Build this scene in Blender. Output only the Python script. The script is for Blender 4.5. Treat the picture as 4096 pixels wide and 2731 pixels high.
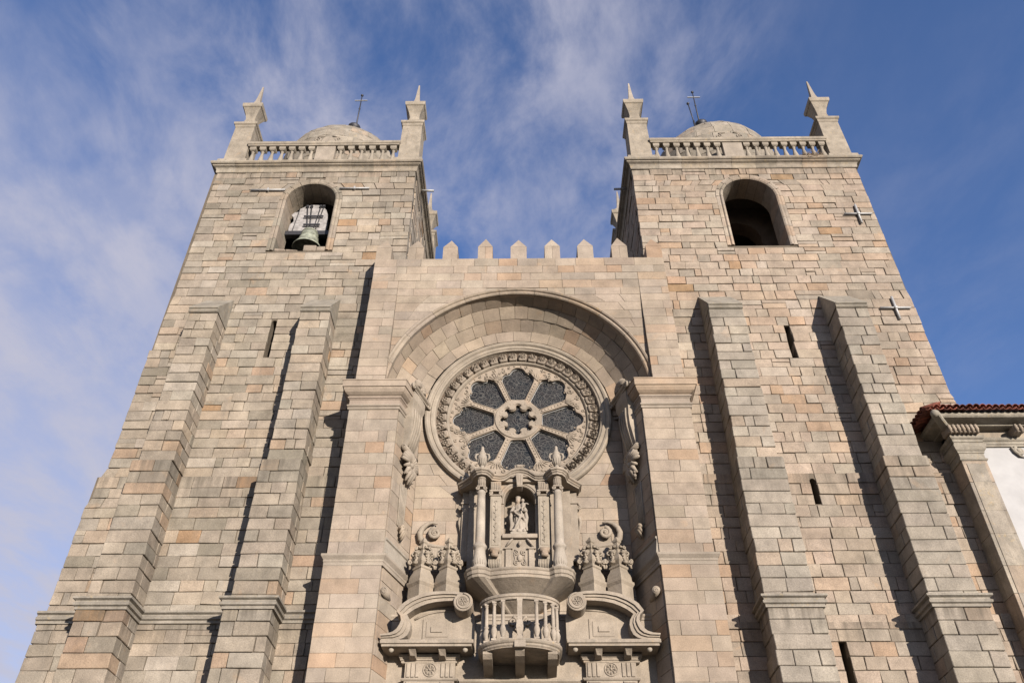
import bpy, bmesh, math, random
from math import sin, cos, pi, radians, sqrt, atan2
from mathutils import Vector, Matrix
random.seed(7)
for o in list(bpy.data.objects): bpy.data.objects.remove(o)
scn = bpy.context.scene
COL = scn.collection
# ------------------------------------------------------------------ camera
CAM = Vector((0.0, -24.0, 1.6))
YAW, PIT, ROL, LENS = radians(-0.805), radians(39.861), radians(0.128), 29.492
_f = Vector((sin(YAW)*cos(PIT), cos(YAW)*cos(PIT), sin(PIT)))
_r0 = Vector((cos(YAW), -sin(YAW), 0)); _u0 = _r0.cross(_f)
_r = _r0*cos(ROL)+_u0*sin(ROL); _u = -_r0*sin(ROL)+_u0*cos(ROL)
cd = bpy.data.cameras.new('camera'); cam = bpy.data.objects.new('camera', cd); COL.objects.link(cam)
cam.matrix_world = Matrix(((_r.x, _u.x, -_f.x, CAM.x), (_r.y, _u.y, -_f.y, CAM.y), (_r.z, _u.z, -_f.z, CAM.z), (0, 0, 0, 1)))
cd.sensor_width = 36; cd.lens = LENS; cd.clip_end = 3000
scn.camera = cam
# ------------------------------------------------------------------ light
SUN = Vector((0.54, -1.0, 0.225)).normalized()          # towards the sun
EL = math.asin(SUN.z); AZ = atan2(SUN.x, SUN.y)
sl = bpy.data.lights.new('sun', 'SUN'); sl.energy = 5.0; sl.angle = radians(0.53); sl.color = (1.0, 0.895, 0.785)
so = bpy.data.objects.new('sun', sl); COL.objects.link(so)
so.rotation_euler = SUN.to_track_quat('Z', 'Y').to_euler(); so.location = (20, -40, 30)
W = bpy.data.worlds.new('World'); scn.world = W; W.use_nodes = True
def build_world():
    nt = W.node_tree; N = nt.nodes; L = nt.links; N.clear()
    out = N.new('ShaderNodeOutputWorld'); bg = N.new('ShaderNodeBackground')
    sky = N.new('ShaderNodeTexSky'); sky.sky_type = 'NISHITA'; sky.sun_disc = False
    sky.sun_elevation = EL; sky.sun_rotation = AZ; sky.altitude = 100; sky.air_density = 1.0; sky.dust_density = 0.0; sky.ozone_density = 2.0
    tc = N.new('ShaderNodeTexCoord')
    def math_(op, a, b=None, v=None):
        n = N.new('ShaderNodeMath'); n.operation = op
        if hasattr(a, 'is_output'): L.new(a, n.inputs[0])
        else: n.inputs[0].default_value = a
        if b is not None:
            if hasattr(b, 'is_output'): L.new(b, n.inputs[1])
            else: n.inputs[1].default_value = b
        return n.outputs[0]
    # project the view direction on a flat cloud layer
    sep = N.new('ShaderNodeSeparateXYZ'); L.new(tc.outputs['Generated'], sep.inputs[0])
    z = math_('MAXIMUM', sep.outputs[2], 0.06)
    px = math_('DIVIDE', sep.outputs[0], z); py = math_('DIVIDE', sep.outputs[1], z)
    cmb = N.new('ShaderNodeCombineXYZ'); L.new(px, cmb.inputs[0]); L.new(py, cmb.inputs[1])
    mp = N.new('ShaderNodeMapping'); mp.inputs['Rotation'].default_value = (0, 0, radians(28)); mp.inputs['Scale'].default_value = (1.0, 0.62, 1); mp.inputs['Location'].default_value = (CLX, CLY, 0)
    L.new(cmb.outputs[0], mp.inputs[0])
    n1 = N.new('ShaderNodeTexNoise'); n1.inputs['Scale'].default_value = 1.15; n1.inputs['Detail'].default_value = 7; n1.inputs['Roughness'].default_value = 0.55; n1.inputs['Distortion'].default_value = 0.35
    L.new(mp.outputs[0], n1.inputs['Vector'])
    n2 = N.new('ShaderNodeTexNoise'); n2.inputs['Scale'].default_value = 5.2; n2.inputs['Detail'].default_value = 8; n2.inputs['Roughness'].default_value = 0.62; n2.inputs['Distortion'].default_value = 0.25
    L.new(mp.outputs[0], n2.inputs['Vector'])
    r1 = N.new('ShaderNodeMapRange'); r1.interpolation_type = 'SMOOTHSTEP'; L.new(n1.outputs[0], r1.inputs[0]); r1.inputs[1].default_value = 0.33; r1.inputs[2].default_value = 0.63
    r2 = N.new('ShaderNodeMapRange'); r2.interpolation_type = 'SMOOTHSTEP'; L.new(n2.outputs[0], r2.inputs[0]); r2.inputs[1].default_value = 0.32; r2.inputs[2].default_value = 0.74
    wisp = math_('MULTIPLY', math_('MULTIPLY', r1.outputs[0], r2.outputs[0]), 0.88)
    rx_ = N.new('ShaderNodeMapRange'); rx_.interpolation_type = 'SMOOTHSTEP'; L.new(sep.outputs[0], rx_.inputs[0]); rx_.inputs[1].default_value = 0.06; rx_.inputs[2].default_value = 0.42; rx_.inputs[3].default_value = 1.0; rx_.inputs[4].default_value = 0.28
    wisp = math_('MULTIPLY', wisp, rx_.outputs[0])
    # the thicker bank low in the sky towards the left
    n3 = N.new('ShaderNodeTexNoise'); n3.inputs['Scale'].default_value = 2.6; n3.inputs['Detail'].default_value = 6; n3.inputs['Roughness'].default_value = 0.5; n3.inputs['Distortion'].default_value = 0.4
    L.new(tc.outputs['Generated'], n3.inputs['Vector'])
    low = math_('ADD', math_('MULTIPLY', sep.outputs[2], -2.1), math_('MULTIPLY', sep.outputs[0], -1.1))
    low = math_('ADD', low, math_('MULTIPLY', n3.outputs[0], 1.9)); low = math_('MINIMUM', low, math_('ADD', math_('MULTIPLY', sep.outputs[0], -2.2), 0.05))
    r3 = N.new('ShaderNodeMapRange'); r3.interpolation_type = 'SMOOTHSTEP'; L.new(low, r3.inputs[0]); r3.inputs[1].default_value = -0.30; r3.inputs[2].default_value = 0.26
    bank = math_('MULTIPLY', r3.outputs[0], math_('ADD', 0.62, math_('MULTIPLY', r2.outputs[0], 0.32)))
    fac = math_('SUBTRACT', 1.0, math_('MULTIPLY', math_('SUBTRACT', 1.0, wisp), math_('SUBTRACT', 1.0, bank)))
    tint = N.new('ShaderNodeMix'); tint.data_type = 'RGBA'; tint.blend_type = 'MULTIPLY'; tint.inputs[0].default_value = 1.0
    L.new(sky.outputs[0], tint.inputs[6]); tint.inputs[7].default_value = SKYT
    mix = N.new('ShaderNodeMix'); mix.data_type = 'RGBA'
    L.new(fac, mix.inputs[0]); L.new(tint.outputs[2], mix.inputs[6]); mix.inputs[7].default_value = CLC
    L.new(mix.outputs[2], bg.inputs[0]); bg.inputs[1].default_value = SKY_STR
    L.new(bg.outputs[0], out.inputs[0])
SKY_STR = 0.08
CLX, CLY = 3.1, 1.7
SKYT = (1.04, 1.15, 1.58, 1)
CLC = (3.75, 3.72, 4.45, 1)
build_world()
scn.view_settings.view_transform = 'Standard'; scn.view_settings.look = 'None'; scn.view_settings.exposure = 0.88; scn.view_settings.gamma = 1
scn.render.engine = 'CYCLES'; scn.cycles.diffuse_bounces = 2; scn.cycles.max_bounces = 5
scn.render.resolution_x = 1024; scn.render.resolution_y = 682

# ------------------------------------------------------------------ materials
def stone_mat(name, speck=0.16, blotch=0.22, grime=0.35, rust=0.25, bump=0.5, rough=0.92, lichen=0.0, runoff=()):
    m = bpy.data.materials.new(name); m.use_nodes = True
    nt = m.node_tree; N = nt.nodes; L = nt.links
    b = N['Principled BSDF']; b.inputs['Roughness'].default_value = rough; b.inputs['Specular IOR Level'].default_value = 0.18
    geo = N.new('ShaderNodeNewGeometry'); at = N.new('ShaderNodeAttribute'); at.attribute_name = 'Col'
    def noise(scale, detail=4, rg=0.55, vec=None, dist=0.0):
        n = N.new('ShaderNodeTexNoise'); n.inputs['Scale'].default_value = scale; n.inputs['Detail'].default_value = detail; n.inputs['Roughness'].default_value = rg; n.inputs['Distortion'].default_value = dist
        L.new(vec or geo.outputs['Position'], n.inputs['Vector']); return n.outputs[0]
    def rng(src, a, bb, c, d):
        r = N.new('ShaderNodeMapRange'); L.new(src, r.inputs[0]); r.inputs[1].default_value = a; r.inputs[2].default_value = bb; r.inputs[3].default_value = c; r.inputs[4].default_value = d; return r.outputs[0]
    def mul(col, f):
        x = N.new('ShaderNodeMix'); x.data_type = 'RGBA'; x.blend_type = 'MULTIPLY'; x.inputs[0].default_value = 1.0
        L.new(col, x.inputs[6]); L.new(f, x.inputs[7]); return x.outputs[2]
    def mixc(col, fac, c2):
        x = N.new('ShaderNodeMix'); x.data_type = 'RGBA'; L.new(fac, x.inputs[0]); L.new(col, x.inputs[6]); x.inputs[7].default_value = (*c2, 1); return x.outputs[2]
    c = at.outputs['Color']
    c = mul(c, rng(noise(2.3, 5), 0.25, 0.75, 1-blotch, 1+blotch))
    c = mul(c, rng(noise(34, 3, 0.7), 0.3, 0.7, 1-speck, 1+speck))
    c = mul(c, rng(noise(0.33, 4, 0.6, dist=0.8), 0.3, 0.7, 0.80, 1.16))
    if rust:
        f = rng(noise(1.05, 5, 0.6, dist=0.6), 0.62, 0.76, 0, rust); c = mixc(c, f, (0.46, 0.27, 0.13))
    if grime:
        mp = N.new('ShaderNodeMapping'); L.new(geo.outputs['Position'], mp.inputs[0]); mp.inputs['Scale'].default_value = (2.2, 2.2, 0.35)
        f = rng(noise(1.6, 6, 0.62, mp.outputs[0]), 0.56, 0.76, 0, grime); c = mixc(c, f, (0.13, 0.115, 0.095))
    for zt, ln in runoff:      # water stains that start at a ledge and run down in streaks
        sp = N.new('ShaderNodeSeparateXYZ'); L.new(geo.outputs['Position'], sp.inputs[0])
        mp = N.new('ShaderNodeMapping'); L.new(geo.outputs['Position'], mp.inputs[0]); mp.inputs['Scale'].default_value = (1.0, 1.0, 0.06)
        st = rng(noise(5.5, 4, 0.6, mp.outputs[0]), 0.36, 0.66, 0.05, 1.0)
        fd = rng(sp.outputs[2], zt-ln, zt, 0, 1); gt = N.new('ShaderNodeMath'); gt.operation = 'LESS_THAN'; L.new(sp.outputs[2], gt.inputs[0]); gt.inputs[1].default_value = zt+.02
        m1 = N.new('ShaderNodeMath'); m1.operation = 'MULTIPLY'; L.new(fd, m1.inputs[0]); L.new(gt.outputs[0], m1.inputs[1])
        m2 = N.new('ShaderNodeMath'); m2.operation = 'MULTIPLY'; L.new(m1.outputs[0], m2.inputs[0]); L.new(st, m2.inputs[1])
        m3 = N.new('ShaderNodeMath'); m3.operation = 'MULTIPLY'; L.new(m2.outputs[0], m3.inputs[0]); m3.inputs[1].default_value = 0.75
        c = mixc(c, m3.outputs[0], (0.075, 0.065, 0.052))
    if lichen:
        f = rng(noise(7.0, 5, 0.65), 0.60, 0.70, 0, lichen); c = mixc(c, f, (0.40, 0.27, 0.08))
        f = rng(noise(4.3, 6, 0.7), 0.52, 0.72, 0, 0.65); c = mixc(c, f, (0.12, 0.11, 0.09))
    L.new(c, b.inputs['Base Color'])
    bp = N.new('ShaderNodeBump'); bp.inputs['Strength'].default_value = bump; bp.inputs['Distance'].default_value = 0.03
    a1 = N.new('ShaderNodeMath'); a1.operation = 'MULTIPLY_ADD'; L.new(noise(22, 5, 0.7), a1.inputs[0]); a1.inputs[1].default_value = 0.55; L.new(noise(6, 4, 0.6), a1.inputs[2])
    L.new(a1.outputs[0], bp.inputs['Height']); L.new(bp.outputs[0], b.inputs['Normal'])
    return m
def plain_mat(name, rgb, rough=0.6, metal=0.0, var=0.15, scale=9, bump=0.1):
    m = bpy.data.materials.new(name); m.use_nodes = True; nt = m.node_tree; N = nt.nodes; L = nt.links
    b = N['Principled BSDF']; b.inputs['Roughness'].default_value = rough; b.inputs['Metallic'].default_value = metal
    geo = N.new('ShaderNodeNewGeometry'); n = N.new('ShaderNodeTexNoise'); n.inputs['Scale'].default_value = scale; n.inputs['Detail'].default_value = 6; L.new(geo.outputs['Position'], n.inputs['Vector'])
    cr = N.new('ShaderNodeMapRange'); L.new(n.outputs[0], cr.inputs[0]); cr.inputs[1].default_value = .3; cr.inputs[2].default_value = .7; cr.inputs[3].default_value = 1-var; cr.inputs[4].default_value = 1+var
    x = N.new('ShaderNodeMix'); x.data_type = 'RGBA'; x.blend_type = 'MULTIPLY'; x.inputs[0].default_value = 1; x.inputs[6].default_value = (*rgb, 1); L.new(cr.outputs[0], x.inputs[7]); L.new(x.outputs[2], b.inputs['Base Color'])
    bp = N.new('ShaderNodeBump'); bp.inputs['Strength'].default_value = bump; bp.inputs['Distance'].default_value = 0.02; L.new(n.outputs[0], bp.inputs['Height']); L.new(bp.outputs[0], b.inputs['Normal'])
    return m
M = {}
M['tower'] = stone_mat('tower_granite', 0.24, 0.24, 0.50, 0.22, 0.65, runoff=((15.9, 1.7), (10.9, 0.9), (31.66, 0.9)))
M['ashlar'] = stone_mat('fine_ashlar', 0.17, 0.18, 0.26, 0.18, 0.36)
M['carved'] = stone_mat('carved_granite', 0.16, 0.22, 0.48, 0.18, 0.45)
M['weathered'] = stone_mat('weathered_moulding', 0.18, 0.26, 0.78, 0.15, 0.5, lichen=0.28)
M['mortar'] = stone_mat('old_mortar', 0.15, 0.25, 0.3, 0.1, 0.6)
M['limewash'] = plain_mat('limewash_wall', (0.30, 0.297, 0.295), 0.9, 0, 0.10, 2.2, 0.3)
M['tile'] = plain_mat('roof_clay', (0.13, 0.036, 0.020), 0.8, 0, 0.30, 7, 0.3)
def vary(m, lo, hi):
    nt = m.node_tree; b = nt.nodes['Principled BSDF']; l = b.inputs['Base Color'].links[0]; src = l.from_socket
    oi = nt.nodes.new('ShaderNodeObjectInfo'); r = nt.nodes.new('ShaderNodeMapRange'); nt.links.new(oi.outputs['Random'], r.inputs[0]); r.inputs[3].default_value = lo; r.inputs[4].default_value = hi
    x = nt.nodes.new('ShaderNodeMix'); x.data_type = 'RGBA'; x.blend_type = 'MULTIPLY'; x.inputs[0].default_value = 1; nt.links.new(src, x.inputs[6]); nt.links.new(r.outputs[0], x.inputs[7]); nt.links.new(x.outputs[2], b.inputs['Base Color'])
vary(M['tile'], 0.5, 1.5)
M['iron'] = plain_mat('dark_iron', (0.045, 0.045, 0.05), 0.55, 0.6, 0.3, 20)
M['galv'] = plain_mat('galvanised_steel', (0.30, 0.30, 0.295), 0.6, 0.3, 0.12, 18)
M['bronze'] = plain_mat('verdigris_bronze', (0.20, 0.21, 0.165), 0.55, 0.2, 0.5, 5, 0.2)
M['oldwood'] = plain_mat('weathered_board', (0.22, 0.21, 0.205), 0.9, 0, 0.3, 8, 0.3)
M['twig'] = plain_mat('dry_twigs', (0.17, 0.13, 0.09), 0.95, 0, 0.3, 30)
def glass_mat():
    m = bpy.data.materials.new('leaded_glass'); m.use_nodes = True; nt = m.node_tree; N = nt.nodes; L = nt.links
    b = N['Principled BSDF']; b.inputs['Roughness'].default_value = 0.30; b.inputs['Specular IOR Level'].default_value = 0.3
    geo = N.new('ShaderNodeNewGeometry')
    def lines(scale, w, feat='DISTANCE_TO_EDGE'):
        v = N.new('ShaderNodeTexVoronoi'); v.feature = feat; v.inputs['Scale'].default_value = scale; L.new(geo.outputs['Position'], v.inputs['Vector'])
        r = N.new('ShaderNodeMapRange'); L.new(v.outputs['Distance'], r.inputs[0]); r.inputs[1].default_value = w*0.4; r.inputs[2].default_value = w; r.inputs[3].default_value = 1; r.inputs[4].default_value = 0
        return r.outputs[0]
    a = lines(6.5, 0.05)
    # round leads around the rose's centre lines
    wv = N.new('ShaderNodeTexVoronoi'); wv.feature = 'F1'; wv.inputs['Scale'].default_value = 1.9; L.new(geo.outputs['Position'], wv.inputs['Vector'])
    sn = N.new('ShaderNodeMath'); sn.operation = 'PINGPONG'; L.new(wv.outputs['Distance'], sn.inputs[0]); sn.inputs[1].default_value = 0.055
    r2 = N.new('ShaderNodeMapRange'); L.new(sn.outputs[0], r2.inputs[0]); r2.inputs[1].default_value = 0.005; r2.inputs[2].default_value = 0.016; r2.inputs[3].default_value = 1; r2.inputs[4].default_value = 0
    mx = N.new('ShaderNodeMath'); mx.operation = 'MAXIMUM'; L.new(a, mx.inputs[0]); L.new(r2.outputs[0], mx.inputs[1])
    n = N.new('ShaderNodeTexNoise'); n.inputs['Scale'].default_value = 3; L.new(geo.outputs['Position'], n.inputs['Vector'])
    cr = N.new('ShaderNodeValToRGB'); L.new(n.outputs[0], cr.inputs[0]); cr.color_ramp.elements[0].position = .35; cr.color_ramp.elements[0].color = (0.007, 0.009, 0.010, 1); cr.color_ramp.elements[1].position = .65; cr.color_ramp.elements[1].color = (0.015, 0.013, 0.012, 1)
    x = N.new('ShaderNodeMix'); x.data_type = 'RGBA'; L.new(mx.outputs[0], x.inputs[0]); L.new(cr.outputs[0], x.inputs[6]); x.inputs[7].default_value = (0.065, 0.062, 0.056, 1)
    L.new(x.outputs[2], b.inputs['Base Color'])
    return m
M['glass'] = glass_mat()

# ------------------------------------------------------------------ mesh helpers
CARV = (0.43, 0.365, 0.30)
ALB = 0.505
class MB:
    def __init__(s, col=CARV): s.v = []; s.f = []; s.c = []; s.sm = []; s.col = col
    def add(s, vs, fs, col=None, smooth=False):
        b = len(s.v); s.v += [tuple(p) for p in vs]; s.c += [col or s.col]*len(vs)
        s.f += [tuple(b+i for i in f) for f in fs]; s.sm += [smooth]*len(fs); return s
    def box(s, x0, x1, y0, y1, z0, z1, col=None, bev=0.0):
        c = [[[(x, y, z) for z in (z0, z1)] for y in (y0, y1)] for x in (x0, x1)]
        if bev: return s.hexa(c, bev, col)
        v = [c[i][j][k] for i in (0, 1) for j in (0, 1) for k in (0, 1)]
        return s.add(v, [(0, 1, 3, 2), (4, 6, 7, 5), (0, 4, 5, 1), (2, 3, 7, 6), (0, 2, 6, 4), (1, 5, 7, 3)], col)
    def hexa(s, c, b, col=None):
        v, f = hexa(c, b); return s.add(v, f, col)
    def prism(s, poly, y0, y1, col=None, xf=None):        # polygon in (x,z) extruded along y
        n = len(poly); v = [(x, y0, z) for x, z in poly]+[(x, y1, z) for x, z in poly]
        if xf: v = [xf(*p) for p in v]
        return s.add(v, [tuple(range(n)), tuple(range(2*n-1, n-1, -1))]+[(i, i+n, (i+1) % n+n, (i+1) % n) for i in range(n)], col)
    def lathe(s, cx, cy, prof, n=16, rot=0.0, smooth=True, sx=1, sy=1, col=None):
        v = []; f = []
        for r, z in prof:
            for k in range(n):
                a = rot+2*pi*k/n; v.append((cx+r*cos(a)*sx, cy+r*sin(a)*sy, z))
        for i in range(len(prof)-1):
            for k in range(n): f.append((i*n+k, i*n+(k+1) % n, (i+1)*n+(k+1) % n, (i+1)*n+k))
        f.append(tuple(range(n-1, -1, -1))); f.append(tuple((len(prof)-1)*n+k for k in range(n)))
        return s.add(v, f, col, smooth)
    def sq(s, cx, cy, prof, rot=pi/4, col=None):           # square turned profile, half widths
        return s.lathe(cx, cy, [(r*(1.41421 if True else 1), z) for r, z in prof], 4, rot, False, col=col)
    def tube(s, pts, r, n=6, col=None, smooth=True):
        pts = [Vector(p) for p in pts]; rs = r if isinstance(r, (list, tuple)) else [r]*len(pts)
        v = []; f = []; up = None
        for i, p in enumerate(pts):
            t = (pts[min(i+1, len(pts)-1)]-pts[max(i-1, 0)])
            if t.length < 1e-9: t = Vector((0, 0, 1))
            t.normalize()
            if up is None: up = t.orthogonal().normalized()
            up = (up-t*up.dot(t)); up = up.normalized() if up.length > 1e-6 else t.orthogonal().normalized()
            w = t.cross(up)
            for k in range(n):
                a = 2*pi*k/n; v.append(p+(up*cos(a)+w*sin(a))*rs[i])
        for i in range(len(pts)-1):
            for k in range(n): f.append((i*n+k, i*n+(k+1) % n, (i+1)*n+(k+1) % n, (i+1)*n+k))
        f.append(tuple(range(n-1, -1, -1))); f.append(tuple((len(pts)-1)*n+k for k in range(n)))
        return s.add(v, f, col, smooth)
    def arc(s, cx, cz, prof, a0, a1, n, col=None, smooth=False, closed=True):   # profile (r,y) turned about the y axis
        full = abs(a1-a0) > 2*pi-1e-4; m = len(prof); v = []; f = []
        cnt = n if full else n+1
        for i in range(cnt):
            a = a0+(a1-a0)*i/n
            v += [(cx+r*cos(a), y, cz+r*sin(a)) for r, y in prof]
        for i in range(n):
            j = (i+1) % cnt
            for k in range(m if closed else m-1):
                l = (k+1) % m; f.append((i*m+k, j*m+k, j*m+l, i*m+l))
        return s.add(v, f, col, smooth)
    def sweep(s, path, prof, col=None, closed=False, cap=True):   # plan path, profile (out,z), out to the right of travel
        P = [Vector((p[0], p[1])) for p in path]; dz = [p[2] if len(p) > 2 else 0 for p in path]; n = len(P); m = len(prof)
        nr = []
        for i in range(n if closed else n-1):
            d = P[(i+1) % n]-P[i]; d.normalize(); nr.append(Vector((d.y, -d.x)))
        v = []; f = []
        for i in range(n):
            if closed: a, b = nr[i-1], nr[i]
            else: a, b = nr[max(i-1, 0)], nr[min(i, n-2)]
            o = (a+b)/max(0.35, 1+a.dot(b))
            v += [(P[i].x+o.x*q, P[i].y+o.y*q, z+dz[i]) for q, z in prof]
        for i in range(n if closed else n-1):
            j = (i+1) % n
            for k in range(m-1): f.append((i*m+k, j*m+k, j*m+k+1, i*m+k+1))
        if cap and not closed: f.append(tuple(range(m))); f.append(tuple((n-1)*m+k for k in range(m-1, -1, -1)))
        return s.add(v, f, col)
    def ball(s, c, r, sx=1, sy=1, sz=1, n=8, col=None):
        v = []; f = []; m = max(4, n//2+1)
        for i in range(m+1):
            t = pi*i/m
            for k in range(n):
                a = 2*pi*k/n; v.append((c[0]+r*sx*sin(t)*cos(a), c[1]+r*sy*sin(t)*sin(a), c[2]+r*sz*cos(t)))
        for i in range(m):
            for k in range(n): f.append((i*n+k, i*n+(k+1) % n, (i+1)*n+(k+1) % n, (i+1)*n+k))
        return s.add(v, f, col, True)
    def scroll(s, c, U, V, r, turns=1.6, thick=0.03, dirn=1, start=0.0, n=5, seg=18, shrink=0.15):
        c = Vector(c); U = Vector(U); V = Vector(V); pts = []; rs = []
        for i in range(seg+1):
            t = i/seg; rr = r*(1-t*(1-shrink)); a = start+dirn*2*pi*turns*t
            pts.append(c+U*rr*cos(a)+V*rr*sin(a)); rs.append(thick*(1-0.35*t))
        return s.tube(pts, rs, n)
    def merge(s, o, xf):
        return s.add([xf(*p) for p in o.v], o.f, None, False)
    def mesh(s, name):
        me = bpy.data.meshes.new(name); me.from_pydata(s.v, [], s.f)
        me.polygons.foreach_set('use_smooth', s.sm)
        a = me.attributes.new('Col', 'FLOAT_COLOR', 'POINT'); a.data.foreach_set('color', [x for c in s.c for x in (c[0]*ALB, c[1]*ALB, c[2]*ALB, 1.0)])
        me.update(); return me
    def build(s, name, mat, parent=None, kind=None):
        me = s.mesh(name); me.materials.append(M[mat]); return link(name, me, parent, kind)
def link(name, me, parent=None, kind=None):
    o = bpy.data.objects.new(name, me); COL.objects.link(o)
    if parent: o.parent = parent
    if kind: o['kind'] = kind
    return o
def thing(name, label, cat, loc=(0, 0, 0), group=None):
    o = bpy.data.objects.new(name, None); COL.objects.link(o); o.empty_display_size = 0.2
    o['label'] = label; o['category'] = cat
    if group: o['group'] = group
    return o
def tag(o, label, cat, group=None):
    o['label'] = label; o['category'] = cat
    if group: o['group'] = group
    return o
def hexa(c, b):
    c = [[[Vector(c[i][j][k]) for k in (0, 1)] for j in (0, 1)] for i in (0, 1)]
    V = []; idx = {}
    for i in (0, 1):
        for j in (0, 1):
            for k in (0, 1):
                p = c[i][j][k]; ds = []
                for q in (c[1-i][j][k], c[i][1-j][k], c[i][j][1-k]):
                    d = q-p; l = d.length; ds.append(d*(min(b, 0.4*l)/l) if l > 1e-6 else d)
                for a in range(3):
                    idx[(i, j, k, a)] = len(V); V.append(p+ds[(a+1) % 3]+ds[(a+2) % 3])
    F = []
    def g(ax, s, p, q, a):
        t = [0, 0, 0]; t[ax] = s; t[(ax+1) % 3] = p; t[(ax+2) % 3] = q; return idx[(*t, a)]
    for ax in range(3):
        for s in (0, 1): F.append((g(ax, s, 0, 0, ax), g(ax, s, 1, 0, ax), g(ax, s, 1, 1, ax), g(ax, s, 0, 1, ax)))
        b1, c1 = (ax+1) % 3, (ax+2) % 3
        for p in (0, 1):
            for q in (0, 1): F.append((g(ax, 0, p, q, b1), g(ax, 1, p, q, b1), g(ax, 1, p, q, c1), g(ax, 0, p, q, c1)))
    for i in (0, 1):
        for j in (0, 1):
            for k in (0, 1): F.append((idx[(i, j, k, 0)], idx[(i, j, k, 1)], idx[(i, j, k, 2)]))
    return V, F

# ------------------------------------------------------------------ masonry
def project(p):
    v = Vector(p)-CAM; w = v.dot(_f)
    return v.dot(_r)/w*LENS/36, v.dot(_u)/w*LENS/36
R = random.Random(11)
def pick(pal):
    t = R.random()*sum(w for w, _ in pal)
    for w, c in pal:
        t -= w
        if t <= 0: break
    g = R.uniform(0.91, 1.09); return tuple(x*g*R.uniform(0.99, 1.01) for x in c)
PAL_L = [(5, (.40, .355, .29)), (4, (.43, .375, .30)), (2.2, (.35, .325, .275)), (1.3, (.46, .375, .285)), (1.2, (.30, .275, .225)), (0.6, (.47, .33, .225)), (1.5, (.45, .42, .36)), (0.15, (.40, .24, .12))]
PAL_R = [(5, (.45, .385, .31)), (4, (.48, .40, .325)), (1.8, (.40, .365, .305)), (2.0, (.50, .385, .285)), (0.6, (.33, .30, .25)), (0.9, (.50, .345, .23)), (1.4, (.50, .455, .385)), (0.12, (.42, .26, .13))]
PAL_B = [(5, (.41, .375, .315)), (3, (.37, .345, .295)), (2, (.45, .405, .335)), (0.7, (.46, .365, .275))]
PAL_C = [(5, (.465, .395, .315)), (3, (.44, .38, .31)), (2, (.40, .36, .305)), (1.6, (.49, .37, .265)), (0.8, (.47, .315, .20)), (1.0, (.50, .445, .37))]
PAL_F = [(4, (.40, .34, .27)), (3, (.44, .38, .30)), (2, (.34, .30, .25)), (1.2, (.46, .32, .21)), (1, (.33, .25, .18))]
def calm(pal, k, kv):
    mean = [sum(w*c[i] for w, c in pal)/sum(w for w, _ in pal) for i in range(3)]; ml = sum(mean)/3; out = []
    for w, c in pal:
        l = sum(c)/3; ln = ml+(l-ml)*kv
        out.append((w, tuple((mean[i]/ml+(c[i]/l-mean[i]/ml)*k)*ln*(1.03, .995, .968)[i] for i in range(3))))
    return out
PAL_L = calm(PAL_L, .62, .8); PAL_R = calm(PAL_R, .62, .75); PAL_B = calm(PAL_B, .6, .8); PAL_C = calm(PAL_C, .55, .5); PAL_F = [(w, tuple(x*1.10 for x in c)) for w, c in calm(PAL_F, .5, .5)]
class Stones:
    def __init__(s): s.p = []
    def put(s, c, b, col, wear=0.0):
        if wear: c = [[[Vector(p)+Vector((R.uniform(-wear, wear), R.uniform(-wear, wear), R.uniform(-wear, wear))) for p in q] for q in r_] for r_ in c]
        V, F = hexa(c, b); u = [project(p) for p in V]
        xs = [q[0] for q in u]; ys = [q[1] for q in u]; mx = sum(xs)/len(xs); my = sum(ys)/len(ys)
        inside = abs(mx) < 0.5 and abs(my) < 0.3333
        s.p.append(((max(xs)-min(xs))*(max(ys)-min(ys)) if inside else 0, V, F, col))
    def emit(s, parent, mat, limit=300):
        s.p.sort(key=lambda q: -q[0]); rest = MB()
        for i, (w, V, F, col) in enumerate(s.p):
            if i < limit:
                m = MB(); m.add(V, F, col); m.build('stone', mat, parent)
            else: rest.add(V, F, col)
        if rest.v: rest.build('stonework', mat, parent, 'stuff')
def course_lines(z0, z1, h0, h1):
    z = [z0]
    while z[-1] < z1-h0*0.7: z.append(z[-1]+R.uniform(h0, h1))
    k = (z1-z0)/(z[-1]-z0); return [z0+(q-z0)*k for q in z]
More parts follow.
